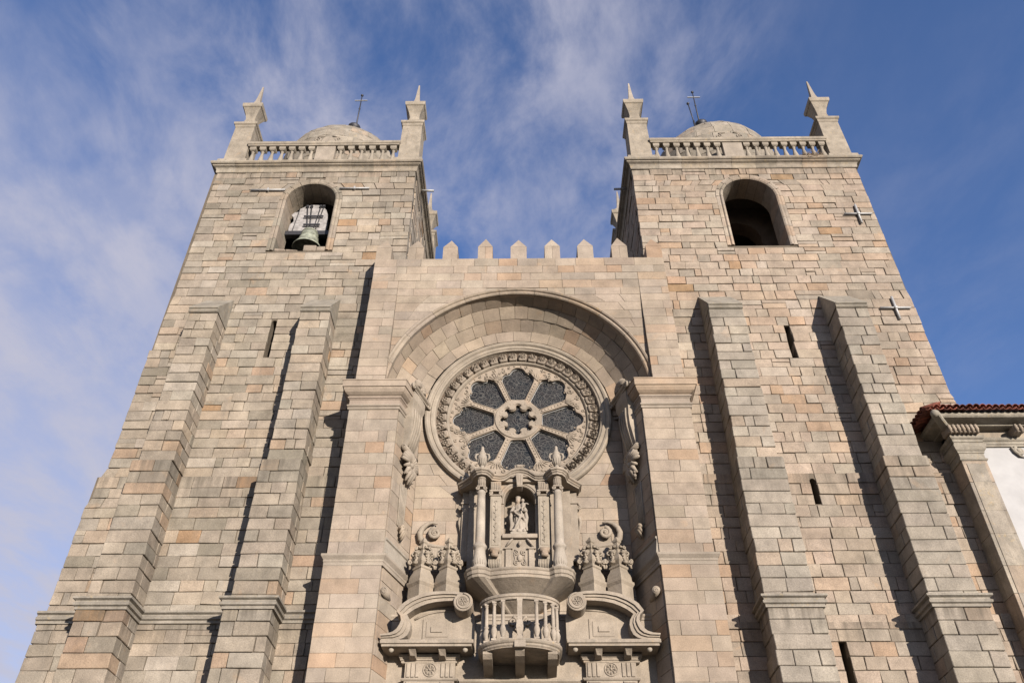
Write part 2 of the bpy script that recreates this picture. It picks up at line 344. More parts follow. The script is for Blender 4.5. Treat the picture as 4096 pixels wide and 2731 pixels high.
def masonry(S, frame, zs, spans, pal, l0=0.5, l1=1.1, joint=0.022, bev=0.02, jit=0.012, proud=0.018, depth=0.16, endw=None):
    """frame(u,v,w) -> xyz; spans(v) -> list of (u0,u1); one stone for each block"""
    for v0, v1 in zip(zs, zs[1:]):
        e = 0.02; a = spans(v0+e); b = spans(v1-e)
        if len(a) != len(b): a = b = spans((v0+v1)/2)
        for (p0, p1), (q0, q1) in zip(a, b):
            ln = ((p1-p0)+(q1-q0))/2
            if ln < 0.08: continue
            cuts = [0.0]
            while True:
                st = R.uniform(l0, l1) if R.random() > 0.13 else R.uniform(l0*0.5, l0)
                if cuts[-1]+st > ln-l0*0.45: break
                cuts.append(cuts[-1]+st)
            cuts.append(ln)
            for k in range(len(cuts)-1):
                t0, t1 = cuts[k]/ln, cuts[k+1]/ln; j = joint/2
                parts = [(v0, v1)]
                if joint > 0.015 and R.random() < 0.05: vm = v0+(v1-v0)*R.uniform(.35, .65); parts = [(v0, vm), (vm, v1)]
                for w0, w1 in parts:
                    fz = lambda z: (z-v0)/(v1-v0)
                    L_ = lambda z, t: (p0+(q0-p0)*fz(z))*(1-t)+(p1+(q1-p1)*fz(z))*t
                    pr = R.uniform(-proud, proud); jj = lambda: R.uniform(-jit, jit)
                    dl = dr = depth
                    if endw and k == 0 and endw[0]: dl = endw[0]*R.choice((0.55, 1.0))
                    if endw and k == len(cuts)-2 and endw[1]: dr = endw[1]*R.choice((0.55, 1.0))
                    dd = max(dl, dr)
                    ul0, ul1, ur0, ur1 = L_(w0, t0)+j+jj(), L_(w1, t0)+j+jj(), L_(w0, t1)-j+jj(), L_(w1, t1)-j+jj()
                    z00, z01, z10, z11 = w0+j+jj()*.7, w1-j+jj()*.7, w0+j+jj()*.7, w1-j+jj()*.7
                    tl = R.uniform(-.5, .5)*proud
                    c = [[[frame(ul0, z00, -dd), frame(ul1, z01, -dd)], [frame(ul0, z00, pr), frame(ul1, z01, pr+tl)]],
                         [[frame(ur0, z10, -dd), frame(ur1, z11, -dd)], [frame(ur0, z10, pr), frame(ur1, z11, pr+tl)]]]
                    S.put(c, bev, pick(pal), jit*.6)
def cut(spans, a, b):
    out = []
    for s, e in spans:
        if b <= s or a >= e: out.append((s, e)); continue
        if a > s: out.append((s, a))
        if b < e: out.append((b, e))
    return out

# ------------------------------------------------------------------ ground
g = MB((0.19, 0.175, 0.155)); g.add([(-400, -400, 0), (400, -400, 0), (400, 400, 0), (-400, 400, 0)], [(0, 1, 2, 3)])
go = g.build('ground', 'ashlar'); go['kind'] = 'structure'

# ------------------------------------------------------------------ towers
MORT = (0.20, 0.165, 0.125)
def arch_pts(xa, xb, zs, n=12, k=1.0):
    xm, r = (xa+xb)/2, (xb-xa)/2
    return [(xm-r*cos(pi*i/n), zs+r*k*sin(pi*i/n)) for i in range(n+1)]
def holed_wall(mb, x0, x1, z0, z1, holes, y0, y1, col=None):
    """wall slab with arched openings (xa, xb, sill, spring), openings sorted upwards"""
    z = z0
    for xa, xb, sill, spr in sorted(holes, key=lambda h: h[2]):
        if sill > z: mb.box(x0, x1, y0, y1, z, sill, col)
        mb.box(x0, xa, y0, y1, sill, spr, col); mb.box(xb, x1, y0, y1, sill, spr, col)
        A = arch_pts(xa, xb, spr); n = len(A)//2; zt = A[n][1]+0.05; xm = A[n][0]
        mb.prism([(x0, spr)]+A[:n+1]+[(xm, zt), (x0, zt)], y0, y1, col)
        mb.prism([(x1, spr), (x1, zt), (xm, zt)]+A[n:], y0, y1, col)
        z = zt
    if z < z1: mb.box(x0, x1, y0, y1, z, z1, col)
def frame_sweep(mb, pts, prof, col=None):      # moulding round an opening in the xz plane; prof (out,y); travel keeps the opening on the left
    t = MB(col or mb.col); t.sweep(pts, prof)
    mb.add([(x, z, y) for x, y, z in t.v], t.f, col)
def yw(z): return 0.0 if z > 15.9 else (-0.07 if z > 11.15 else -0.14)
BAL = MB((.44, .385, .31))
BAL.sq(0, 0, [(.135, 0), (.135, .10), (.10, .12)])
BAL.lathe(0, 0, [(.075, .12), (.085, .17), (.125, .28), (.13, .36), (.10, .50), (.065, .68), (.06, .78), (.085, .82), (.085, .85), (.06, .87)], 10)
BAL.sq(0, 0, [(.09, .87), (.145, .92), (.145, 1.05)])
BALM = BAL.mesh('baluster'); BALM.materials.append(M['carved'])
PIN = MB((.45, .39, .31))
PIN.sq(0, 0, [(.66, 0), (.66, .26), (.63, .31), (.51, .38), (.485, .50), (.455, 2.84), (.45, 2.90)])
PIN.sq(0, 0, [(.46, 2.90), (.49, 2.96), (.49, 3.04), (.55, 3.10), (.56, 3.22), (.51, 3.28), (.40, 3.31)])
PIN.sq(0, 0, [(.27, 3.31), (.27, 3.46), (.23, 3.52), (.23, 3.64), (.25, 3.67), (.25, 3.76), (.225, 3.79), (.235, 3.95), (.28, 4.20), (.37, 4.46), (.42, 4.58), (.47, 4.62), (.49, 4.72), (.49, 4.86), (.38, 4.92)])
PIN.sq(0, 0, [(.25, 4.92), (.27, 5.02), (.27, 5.16), (.2, 5.24)])
PINM = PIN.mesh('pinnacle'); PINM.materials.append(M['weathered'])
SPK = MB((.46, .40, .33)); SPK.sq(0, 0, [(.20, 5.24), (.155, 5.34), (.115, 5.58), (.085, 5.95), (.06, 6.4), (.03, 6.9)])
SPKM = SPK.mesh('spike'); SPKM.materials.append(M['carved'])

def tower(name, label, P):
    T = thing(name, label, 'tower'); S = Stones()
    x0, x1, side = P['x0'], P['x1'], P['side']           # x of the outer silhouettes; side = +1 right tower
    xl, xr = P['xl'], P['xr']; DEP = 8.0
    win = P['win']; slits = P['slits']
    # core: front wall with real openings, side walls, back wall, belfry floor and roof
    c = MB(MORT)
    hs = [(win[0]-.03, win[1]+.03, win[2], win[3])]+slits
    lo = [h for h in hs if h[2] < 11.15]; mi = [h for h in hs if 11.15 <= h[2] < 15.6]; up = [h for h in hs if h[2] >= 15.6]
    a, b = min(xl(1), x0)+0.1, max(xr(1), x1)-0.1
    holed_wall(c, a, b, 0, 11.15, lo, -0.10, 1.1); holed_wall(c, a+.05*(side < 0), b, 11.15, 15.9, mi, -0.03, 1.1)
    holed_wall(c, min(xl(20), x0)+.05, max(xr(20), x1)-.05, 15.9, 31.6, up, 0.045, 1.1)
    cx = (x0+x1)/2
    for sx0, sx1 in ((x0+.05, x0+.9), (x1-.9, x1-.05)): c.box(sx0, sx1, 1.1, DEP, 0, 31.6)
    c.box(x0+.05, x1-.05, DEP-.8, DEP, 0, 31.6, ); c.box(x0+.06, x1-.06, 1.1, DEP-.8, 25.2, 25.6); c.box(x0+.07, x1-.07, .06, DEP-.06, 31.6, 31.9)
    c.build('wall', 'mortar', T)
    # outer front stones
    wxa, wxb, wz, wsp = win; wr = (wxb-wxa)/2; wm = (wxa+wxb)/2; ro = wr+0.30
    def spans(z):
        s = [(xl(z), xr(z))]
        if wz-0.02 < z < wsp: s = cut(s, wxa-.30, wxb+.30)
        elif wsp <= z < wsp+ro:
            q = sqrt(ro*ro-(z-wsp)**2); s = cut(s, wm-q, wm+q)
        for h in slits:
            if h[2] <= z <= h[3]+(h[1]-h[0])/2: s = cut(s, h[0], h[1])
        for bt in P['butt']:
            if z < 23.2: q0, q1 = bt(z)[:2]; s = cut(s, q0+.06, q1-.06)
        return s
    for za, zb in ((7.6, 11.15), (11.15, 15.9), (15.9, 23.2), (23.2, 24.95), (24.95, 31.62)):
        yy0 = yw((za+zb)/2)
        masonry(S, lambda u, v, w: (u, yy0-w, v), course_lines(za, zb, 0.35, 0.44), spans, P['pal'], 0.45, 1.05, 0.017, 0.011, 0.012, 0.018, 0.16, P['endw'])
    # inner flank, seen above the parapet
    fx = x1 if side < 0 else x0
    masonry(S, lambda u, v, w: (fx-side*w, u, v), course_lines(23.8, 31.62, .38, .46), lambda z: [(0.50, DEP)], P['pal'], .6, 1.2, 0.020, 0.013, 0.012, 0.02)
    # outer flank
    ox = x0 if side < 0 else x1
    masonry(S, lambda u, v, w: (ox+side*(w+P['flank'](v)), u, v), course_lines(14, 31.62, .42, .5), lambda z: [(0.50, DEP)], P['pal'], .8, 1.4, 0.020, 0.013, 0.012, 0.02)
    # buttresses
    for bt in P['butt']:
        k = MB(MORT)
        for za, zb in ((0, 11.1), (11.1, 15.9), (15.9, 22.3)):
            q0, q1, yf = bt((za+zb)/2); k.box(q0+.05, q1-.05, yf+.05, -.04 if zb < 16 else .1, za, zb-.002)
        B = k.build('buttress', 'mortar', T)
        bz = course_lines(7.6, 11.0, .40, .46)+course_lines(11.0, 15.9, .38, .44)[1:]+course_lines(15.9, 22.25, .38, .43)[1:]
        for v0, v1 in zip(bz, bz[1:]):
            q0, q1, yf = bt((v0+v1)/2); n = R.choice((1, 2, 2, 3)); j = .009
            cu = [q0]+sorted(R.uniform(q0+.3, q1-.3) for _ in range(n-1))+[q1]
            cu = [u for i, u in enumerate(cu) if i == 0 or u-cu[i-1] > .22 or i == len(cu)-1]
            for i in range(len(cu)-1):
                d = R.choice((.42, .62, .80)) if (i == 0 or i == len(cu)-2) else .3
                pr = R.uniform(-.018, .018); jt = lambda: R.uniform(-.018, .018)
                l = cu[i]+(j if i else jt()); r = cu[i+1]-(j if i < len(cu)-2 else jt())
                cc = lambda a, b, y0, y1: [[[(a+jt(), y0+(jt() if yy == 0 else 0), z) for z in (v0+j, v1-j)] if False else [(a, y0, v0+j), (a, y0, v1-j)], [(a, y1, v0+j), (a, y1, v1-j)]], [[(b, y0, v0+j), (b, y0, v1-j)], [(b, y1, v0+j), (b, y1, v1-j)]]]
                S.put(cc(l, r, yf+pr, yf+d), .016, pick(P['bpal']), .012)
                for e in ((0,) if i == 0 else ())+((1,) if i == len(cu)-2 else ()):
                    y = yf+d+2*j; w = .28; xx = (l+R.uniform(-.006, .008), l+w) if e == 0 else (r-w, r+R.uniform(-.008, .006))
                    while y < yw(v0)-.05:
                        y2 = min(y+R.uniform(.4, .75), yw(v0)+.02)
                        if yw(v0)-y2 < .2: y2 = yw(v0)+.02
                        S.put(cc(xx[0], xx[1], y, y2-2*j), .013, pick(P['bpal']), .009); y = y2
        q0, q1, yf = bt(20)
        cp = MB((.40, .36, .295))
        t = [(yf-.02, 22.44), (yf-.02, 22.54), (.02, 23.85), (.02, 22.3), (yf+.03, 22.3)]
        cp.add([(q0, y, z) for y, z in t]+[(q1, y, z) for y, z in t], [tuple(range(5)), tuple(range(9, 4, -1))]+[(i, (i+1) % 5, (i+1) % 5+5, i+5) for i in range(5)])
        o = cp.build('weathering', 'weathered', B)
        ml = MB((.40, .36, .295)); ml.sweep([(q0+.01, yf), (q1-.01, yf)], [(0, 22.24), (.05, 22.27), (.075, 22.32), (.05, 22.37), (.04, 22.39), (.09, 22.42), (.09, 22.49), (0, 22.50)])
        ml.build('moulding', 'weathered', B)
        q0, q1, yf = bt(11)
        ml = MB((.40, .36, .30)); pf = [(-.05, 10.90), (.05, 10.92), (.05, 11.00), (.11, 11.03), (.12, 11.09), (.07, 11.13), (.07, 11.17), (.15, 11.21), (.15, 11.27), (-.1, 11.36)]
        ml.sweep([(q0, yw(10)+.02), (q0, yf), (q1, yf), (q1, yw(10)+.02)], pf); ml.build('string_moulding', 'weathered', B)
        for bx0, bx1 in P['strings']:
            pass
    for sx0, sx1 in P['strings']:
        ml = MB((.40, .36, .30)); ml.sweep([(sx0, yw(10)), (sx1, yw(10))], pf); ml.build('string_course', 'weathered', T)
    S.emit(T, 'tower')
    # belfry opening: moulded surround in separate voussoirs and jamb stones, sill
    prof = [(0, 1.12), (0, -.01), (.05, -.05), (.10, -.06), (.13, -.03), (.15, 0), (.20, -.02), (.30, -.015), (.30, .12), (.025, .2), (.025, 1.12)]
    wz2 = wz
    side_pts = lambda x, za, zb: [(x, za), (x, zb)]
    zz = course_lines(wz2, wsp, .5, .8)
    for q0, q1 in zip(zz, zz[1:]):
        for up_ in (1, 0):
            m = MB(pick(P['pal']))
            frame_sweep(m, [(wxb, q0+.006), (wxb, q1-.006)] if up_ else [(wxa, q1-.006), (wxa, q0+.006)], prof); m.build('jamb_stone', 'tower', T)
    nv = 9
    for i in range(nv):
        a0, a1 = pi*i/nv+.006, pi*(i+1)/nv-.006; m = MB(pick(P['pal']))
        frame_sweep(m, [(wm+wr*cos(a0+(a1-a0)*t/4), wsp+wr*sin(a0+(a1-a0)*t/4)) for t in range(5)], prof); m.build('voussoir', 'tower', T)
    # cornice
    m = MB((.41, .36, .29)); cor = [(-.06, 31.60), (.03, 31.62), (.05, 31.66), (.06, 31.80), (.10, 31.88), (.20, 31.93), (.215, 31.95), (.215, 31.99), (.27, 32.00), (.31, 32.05), (.32, 32.11), (.29, 32.17), (.22, 32.20), (-.6, 32.20)]
    m.box(x0+.3, x1-.3, .3, DEP-.3, 31.92, 32.19); m.sweep([(x1-.02, DEP), (x0+.02, DEP)], cor); m.build('cornice', 'weathered', T)
    ks = [x0+(x1-x0)*(i+R.uniform(-.18, .18))/9 for i in range(1, 9)]; pts = [None]+ks+[None]
    for i in range(9):
        l, r = pts[i], pts[i+1]; pa = [(l+.003, 0)] if l is not None else [(x0, DEP), (x0, 0)]
        pa += [(r-.003, 0)] if r is not None else [(x1, 0), (x1, DEP)]
        m = MB(pick(PAL_L)); dzz = R.uniform(-.008, .008); m.sweep(pa, [(o_, z+dzz) for o_, z in cor]); m.build('cornice_stone', 'weathered', T)
    # corner pinnacles
    for px, py in ((x0+.55, .48), (x1-.42, .48), (x0+.55, DEP-.45), (x1-.42, DEP-.45)):
        o = link('pinnacle', PINM, T); o.location = (px, py, 32.17)
        s = link('spike', SPKM, o)
    # balustrades on four sides
    xa, xb = x0+1.05, x1-.92; pc0, pc1 = P['post']; by = .12
    for yy in (by, DEP-.2):
        m = MB((.45, .39, .31)); m.sweep([(xa, yy+.17), (xa, yy-.17), (xb, yy-.17), (xb, yy+.17)], [(-.05, 33.50), (.02, 33.52), (.02, 33.60), (.06, 33.64), (.06, 33.78), (0, 33.82), (-.3, 33.83)]); m.box(xa, xb, yy-.15, yy+.15, 33.51, 33.81); m.build('balustrade_rail', 'weathered', T)
        m = MB((.44, .38, .31)); m.box(pc0, pc1, yy-.14, yy+.14, 32.19, 33.51, bev=.015); m.build('balustrade_post', 'carved', T)
        for u0, u1 in ((xa, pc0), (pc1, xb)):
            n = round((u1-u0)/.455)
            for i in range(n):
                o = link('baluster', BALM, T); o.scale = (1, 1, 1.25); o.location = (u0+(u1-u0)*(i+.5)/n, yy, 32.19); o.rotation_euler = (0, 0, R.uniform(-.04, .04))
    for xx in (x0+.3, x1-.3):
        m = MB((.45, .39, .31)); m.box(xx-.17, xx+.17, 1.0, DEP-1.0, 33.51, 33.81, bev=.02); m.build('balustrade_rail', 'weathered', T)
        for i in range(12):
            o = link('baluster', BALM, T); o.scale = (1, 1, 1.25); o.location = (xx, 1.25+i*.5, 32.19)
    # dome and lantern
    dx, dy = P['dome']; m = MB((.42, .37, .30)); zc, rd = 35.25, 3.2
    pr = [(2.55, 32.15), (2.55, 33.55), (2.62, 33.6), (2.68, 33.66)]
    pr += [(rd*cos(t), zc+rd*sin(t)) for t in [-0.53+ (pi/2-.13+.53)*i/26 for i in range(27)]]
    m.lathe(dx, dy, pr, 56, smooth=True); D = m.build('dome', 'weathered', T)
    # stone courses of the dome shell, proud of it
    DS = Stones()
    rows = [-.5+.19*i for i in range(10)]
    for a0, a1 in zip(rows, rows[1:]):
        n = max(8, int(2*pi*rd*cos((a0+a1)/2)/.85)); off = R.random()
        for i in range(n):
            b0, b1 = 2*pi*(i+off)/n+.006, 2*pi*(i+1+off)/n-.006
            if sin((b0+b1)/2) > .35: continue
            def q(b, t, w): return (dx+(rd+w)*cos(t)*cos(b), dy+(rd+w)*cos(t)*sin(b), zc+(rd+w)*sin(t))
            pw = .03+R.uniform(-.006, .006)
            DS.put([[[q(b, a0+.004, w), q(b, a1-.004, w)] for w in (-.1, pw)] for b in (b0, b1)], .012, pick(PAL_B))
    DS.emit(D, 'weathered', 120)
    m = MB((.30, .28, .24)); m.lathe(dx, dy, [(.45, 38.2), (.4, 38.5), (.22, 38.6), (.20, 40.2), (.24, 40.3), (.34, 40.38), (.35, 40.5), (.22, 40.58), (.08, 40.64)], 14); m.build('lantern', 'iron', T)
    # cartouche over the middle of the balustrade
    m = MB((.44, .38, .31)); q = (pc0+pc1)/2
    m.prism([(q-.62, 33.83), (q+.62, 33.83), (q+.45, 33.96), (q+.30, 33.98), (q+.22, 34.21), (q+.12, 34.31), (q, 34.35), (q-.12, 34.31), (q-.22, 34.21), (q-.30, 33.98), (q-.45, 33.96)], by-.08, by+.12)
    for s in (-1, 1):
        m.scroll((q+s*.50, by-.08, 34.06), (1, 0, 0), (0, 0, 1), .17, 1.5, .045, s, pi/2); m.tube([(q+s*.18, by-.1, 34.30), (q+s*.32, by-.1, 34.28), (q+s*.50, by-.1, 34.23)], .04)
    m.build('cartouche', 'carved', T)
    return T
def stagefn(vals):
    def f(z):
        for zt, x in vals:
            if z >= zt: return x
        return vals[-1][1]
    return f
xlL = stagefn([(23.7, -13.65), (21.3, -13.71), (16.0, -13.82), (15.0, -13.95), (11.15, -14.07), (0, -14.17)])
def xrL(z): return -4.68 if z > 24.95 else -5.3
bL1 = lambda z: (-12.26-.02*max(0, 22.3-z)*.35 if z > 15.9 else (-12.46 if z > 11.15 else -12.57), -11.19, -1.06 if z > 15.9 else (-1.12 if z > 11.15 else -1.19))
bL2 = lambda z: (-8.13-.02*max(0, 22.3-z)*.35 if z > 15.9 else (-8.32 if z > 11.15 else -8.42), -7.03, -1.06 if z > 15.9 else (-1.12 if z > 11.15 else -1.19))
LT = tower('bell_tower', 'left stone bell tower with a bronze bell in its arched opening', dict(
    x0=-13.65, x1=-4.68, side=-1, xl=xlL, xr=xrL, win=(-10.2, -8.05, 26.6, 29.75), slits=[(-9.53, -9.32, 21.0, 22.7)],
    butt=[bL1, bL2], pal=PAL_L, bpal=PAL_L, endw=(.45, .45), flank=lambda z: xlL(z)*-1-13.65, strings=[(-14.2, -12.57), (-11.19, -8.42), (-7.03, -5.3)], post=(-9.42, -8.54), dome=(-9.17, 4.0)))
xrR = stagefn([(24, 15.03), (19, 15.10), (0, 15.18)])
def xlR(z): return 5.01 if z > 24.95 else 5.2
bR1 = lambda z: (6.88 if z > 15.9 else 6.82, 8.13+.02*max(0, 22.3-z)*.3 if z > 15.9 else (8.28 if z > 11.15 else 8.38), -1.06 if z > 15.9 else (-1.12 if z > 11.15 else -1.19))
bR2 = lambda z: (11.53 if z > 15.9 else 11.44, 12.68+.02*max(0, 22.3-z)*.4 if z > 15.9 else (12.84 if z > 11.15 else 12.98), -1.06 if z > 15.9 else (-1.12 if z > 11.15 else -1.19))
RT = tower('bell_tower', 'right stone bell tower with an empty dark arched opening and narrow slits', dict(
    x0=5.01, x1=15.03, side=1, xl=xlR, xr=xrR, win=(8.80, 11.08, 26.7, 29.75), slits=[(9.90, 10.11, 20.65, 22.4), (9.35, 9.55, 14.78, 15.62), (8.96, 9.18, 7.2, 10.4)],
    butt=[bR1, bR2], pal=PAL_R, bpal=PAL_B, endw=(.45, .45), flank=lambda z: xrR(z)-15.03, strings=[], post=(9.34, 10.24), dome=(10.02, 4.0)))
# inner arch inside the right belfry
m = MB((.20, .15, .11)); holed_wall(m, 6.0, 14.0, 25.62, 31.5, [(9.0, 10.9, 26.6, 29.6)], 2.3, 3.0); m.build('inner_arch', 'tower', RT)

# ------------------------------------------------------------------ central front
F = thing('church', 'central church front with crenellated parapet, deep arch and rose window', 'church')
FS = Stones()
XC = -0.05
AX, AZ_, AR = -0.14, 18.48, 4.55          # big arch
RX, RZ = -0.13, 18.48                     # rose
MORC = (0.47, 0.405, 0.325)
xpL = (-5.70, -4.06); xpR = (3.97, 5.56)
YU, YP = -1.10, -1.37
JL = (-3.53, .3); JR = (3.42, .3)
c = MB(MORC)
# wall above the arch
XU0, XU1 = -5.64, 5.52
A = [(AX-(AR+.05)*cos(pi*i/40), AZ_+(AR+.05)*sin(pi*i/40)) for i in range(41)]
c.prism([(XU0, 18.5)]+A[:21]+[(AX, 24.9), (XU0, 24.9)], YU+.03, -.3); c.prism([(XU1, 18.5), (XU1, 24.9), (AX, 24.9)]+A[20:], YU+.03, -.3)
c.build('wall', 'mortar', F)
m = MB(MORC); m.box(-5.3, 5.2, -.3, .6, 22.6, 24.6); m.box(-4.7, 5.05, .6, 8.5, 23.6, 24.2); m.build('roof', 'mortar', F)  # unseen slab behind the parapet, added to stop light leaking through
uz = course_lines(18.66, 23.75, .37, .43)+course_lines(23.75, 24.92, .37, .43)[1:]
def su(z):
    s = [(XU0, XU1)]; r = AR+.27
    if z < AZ_+r: q = sqrt(max(0, r*r-(z-AZ_)**2)); s = cut(s, AX-q, AX+q)
    s = cut(s, 4.45, 9) if z < 23.75 else s
    s = cut(s, -9, -4.63) if z < 23.75 else s
    return s
FJ = dict(joint=.007, bev=.005, jit=.004, proud=.005, depth=.10)
masonry(FS, lambda u, v, w: (u, YU-w, v), uz, su, PAL_C, .6, 1.25, **FJ)
# upper piers lean forward from the wall
lean = lambda z: max(0.0, .27*(23.75-z)/5.1)
for q0, q1, sgn in ((XU0, -4.63, -1), (4.45, XU1, 1)):
    k = MB(MORC); t = [(YU+.05, 23.75), (YU-.27+.04, 18.6), (-.4, 18.6), (-.4, 23.75)]
    k.add([(q0+.04, y, z) for y, z in t]+[(q1-.04, y, z) for y, z in t], [(0, 1, 2, 3), (7, 6, 5, 4)]+[(i, (i+1) % 4, (i+1) % 4+4, i+4) for i in range(4)])
    k.build('pier_core', 'mortar', F)
    masonry(FS, lambda u, v, w: (u, YU-lean(v)-w, v), [z for z in uz if z < 23.9], lambda z: [(q0, q1)], PAL_C, .5, 1.1, joint=.007, bev=.005, jit=.004, proud=.003, depth=.30)
    fx = q0 if sgn < 0 else q1
    masonry(FS, lambda u, v, w: (fx+sgn*w, u, v), uz, lambda z: [(YU+.10, 0)], PAL_C, .5, 1.0, **FJ)
# lower piers, jambs and the back wall
for (q0, q1), J, sgn in ((xpL, JL, -1), (xpR, JR, 1)):
    xi = q1 if sgn < 0 else q0; xo = q0 if sgn < 0 else q1
    k = MB(MORC)
    pl = [(xo+sgn*-.03, .4), (xo+sgn*-.03, YP+.03), (xi+sgn*.03, YP+.03), (J[0]+sgn*.03, J[1]+.02), (J[0]+sgn*.03, .4)]
    n = len(pl); k.add([(x, y, 0) for x, y in pl]+[(x, y, 18.5) for x, y in pl], [tuple(range(n)), tuple(range(n, 2*n))]+[(i, (i+1) % n, (i+1) % n+n, i+n) for i in range(n)])
    k.build('pier', 'mortar', F)
    zz = course_lines(7.6, 12.12, .38, .46)+course_lines(12.42, 17.66, .38, .46)
    pz = lambda v: YP-(.04 if v < 12.2 else 0)
    for zlist in ([z for z in zz if z < 12.2], [z for z in zz if z > 12.2]):
        ex = .05 if zlist[0] < 10 else 0
        masonry(FS, lambda u, v, w: (u, pz(v)-w, v), zlist, lambda z: [(q0-ex*(sgn < 0), q1+ex*(sgn > 0))], PAL_C, .5, 1.2, joint=.007, bev=.005, jit=.004, proud=.003, depth=.30)
        masonry(FS, lambda u, v, w: (xo+sgn*(w+ex), u, v), zlist, lambda z: [(YP+.32, .0)], PAL_C, .5, 1.0, **FJ)
        d = Vector((J[0]-xi, J[1]-YP)); ln = d.length; d.normalize(); nn = Vector((-sgn*d.y, sgn*d.x)); nn = nn if nn.x*sgn < 0 else -nn
        masonry(FS, lambda u, v, w: (xi+d.x*u+nn.x*w, YP+d.y*u+nn.y*w, v), zlist, lambda z: [(.10, ln)], PAL_C, .6, 1.2, **FJ)
    # capital of the pier
    path = [(xo, .0), (xo, YP), (xi, YP), (xi-sgn*.22, YP+.75)] if sgn < 0 else [(xi-.22, YP+.75), (xi, YP), (xo, YP), (xo, 0)]
    for nm, pf in (('capital_neck', [(-.1, 17.60), (.03, 17.61), (.05, 17.64), (.05, 17.68), (.02, 17.70), (.06, 17.72), (.08, 17.75), (.06, 17.79), (.0, 17.80), (-.1, 17.80)]),
                   ('capital_frieze', [(-.1, 17.80), (.012, 17.802), (.012, 17.98), (.05, 18.03), (.08, 18.05), (.08, 18.10), (.0, 18.115), (-.1, 18.115)]),
                   ('capital', [(-.1, 18.115), (.03, 18.117), (.05, 18.14), (.10, 18.17), (.17, 18.23), (.22, 18.32), (.235, 18.38), (.27, 18.39), (.27, 18.62), (.29, 18.63), (.29, 18.67), (-.4, 18.70)])):
        m = MB(pick(PAL_C)); m.sweep(path, pf); m.build(nm, 'ashlar', F)
    m = MB((.44, .38, .30)); m.box(q0+.02, q1-.02, YP+.05, -.3, 18.4, 18.69); m.build('capital_bed', 'ashlar', F)
    # string courses
    path = [(xo, .0), (xo, YP), (xi, YP), (J[0], J[1]-.02)]
    if sgn > 0: path = path[::-1]
    m = MB((.45, .385, .31)); m.sweep(path, [(-.06, 12.10), (.045, 12.12), (.045, 12.22), (.06, 12.24), (.06, 12.30), (.11, 12.37), (.13, 12.40), (.13, 12.46), (-.06, 12.48)]); m.build('string_course', 'ashlar', F)
    path = [(xi, YP+.05), (J[0], J[1]-.02)]
    if sgn > 0: path = path[::-1]
    m = MB((.45, .40, .33)); m.sweep(path, [(-.05, 12.485), (.10, 12.49), (.03, 12.95), (.07, 12.98), (.07, 13.03), (-.05, 13.06)]); m.build('jamb_dado', 'ashlar', F)
k = MB(MORC); k.box(-3.6, 3.5, .335, .9, 0, RZ-3.4); k.box(-3.6, RX-3.2, .335, .9, RZ-3.4, 22.5); k.box(RX+3.2, 3.5, .335, .9, RZ-3.4, 22.5); k.build('back_wall', 'mortar', F)
def sb(z):
    s = [(JL[0], JR[0])]; r = 3.22
    if abs(z-RZ) < r: q = sqrt(r*r-(z-RZ)**2); s = cut(s, RX-q, RX+q)
    return s
masonry(FS, lambda u, v, w: (u, .3-w, v), course_lines(11.0, 19.2, .40, .47), sb, PAL_C, .5, 1.15, **FJ)
# splayed arch: four rings of voussoirs
FR = [(4.57, -1.06), (4.40, -.58), (4.05, -.25), (3.72, .08), (3.34, .21)]      # radius and depth of the ring edges
def fun(a, t, w=0.0):
    i = min(int(t), 3); k = t-i; r = FR[i][0]*(1-k)+FR[i+1][0]*k; y = FR[i][1]*(1-k)+FR[i+1][1]*k
    n = Vector((FR[i+1][1]-FR[i][1], FR[i][0]-FR[i+1][0])).normalized()
    return (AX+(r-w*n.x)*cos(a), y-w*n.y, AZ_+(r-w*n.x)*sin(a))
k = MB((.42, .36, .29)); fv = []; ff = []
for i in range(61):
    for t in range(5): fv.append(fun(pi*1.04*(i/60)-.06, t, -.04))
for i in range(60):
    for t in range(4): ff.append((5*i+t, 5*i+t+1, 5*i+t+6, 5*i+t+5))
k.add(fv, ff); k.build('arch_soffit', 'mortar', F)
rows = [0, 1, 2, 3, 4]
for ri, (t0, t1) in enumerate(zip(rows, rows[1:])):
    n = [25, 24, 21, 18][ri]; off = R.random()*.5; st = [.0, .012, .0, .018][ri]
    cutsA = [-.03+(pi+.06)*(i+(off if 0 < i < n else 0)+(R.uniform(-.16, .16) if 0 < i < n else 0))/n for i in range(n+1)]; cutsA[-1] = pi+.03
    for a0, a1 in zip(cutsA, cutsA[1:]):
        if a1-a0 < .02: continue
        pr = st+R.uniform(-.009, .009); ti = R.uniform(-.01, .01)
        FS.put([[[fun(a, t0+.006, w+(ti if w > 0 else 0)), fun(a, t1-.006, w)] for w in (-.12, pr+.001)] for a in (a0+.001, a1-.001)], .006, pick(PAL_F))
FS.emit(F, 'ashlar')
# moulded ring at the mouth of the arch
for i in range(11):
    m = MB(pick(PAL_C)); a0, a1 = pi*i/11, pi*(i+1)/11
    m.arc(AX, AZ_, [(AR-.02, -.7), (AR-.02, YU-.02), (AR+.02, YU-.06), (AR+.06, YU-.06), (AR+.08, YU-.02), (AR+.11, YU-.02), (AR+.14, YU-.08), (AR+.19, YU-.11), (AR+.23, YU-.08), (AR+.25, YU-.0), (AR+.26, YU+.1), (AR+.1, -.7)], a0+.0012, a1-.0012, 8); m.build('arch_moulding', 'weathered' if 3 <= i <= 6 else 'carved', F)
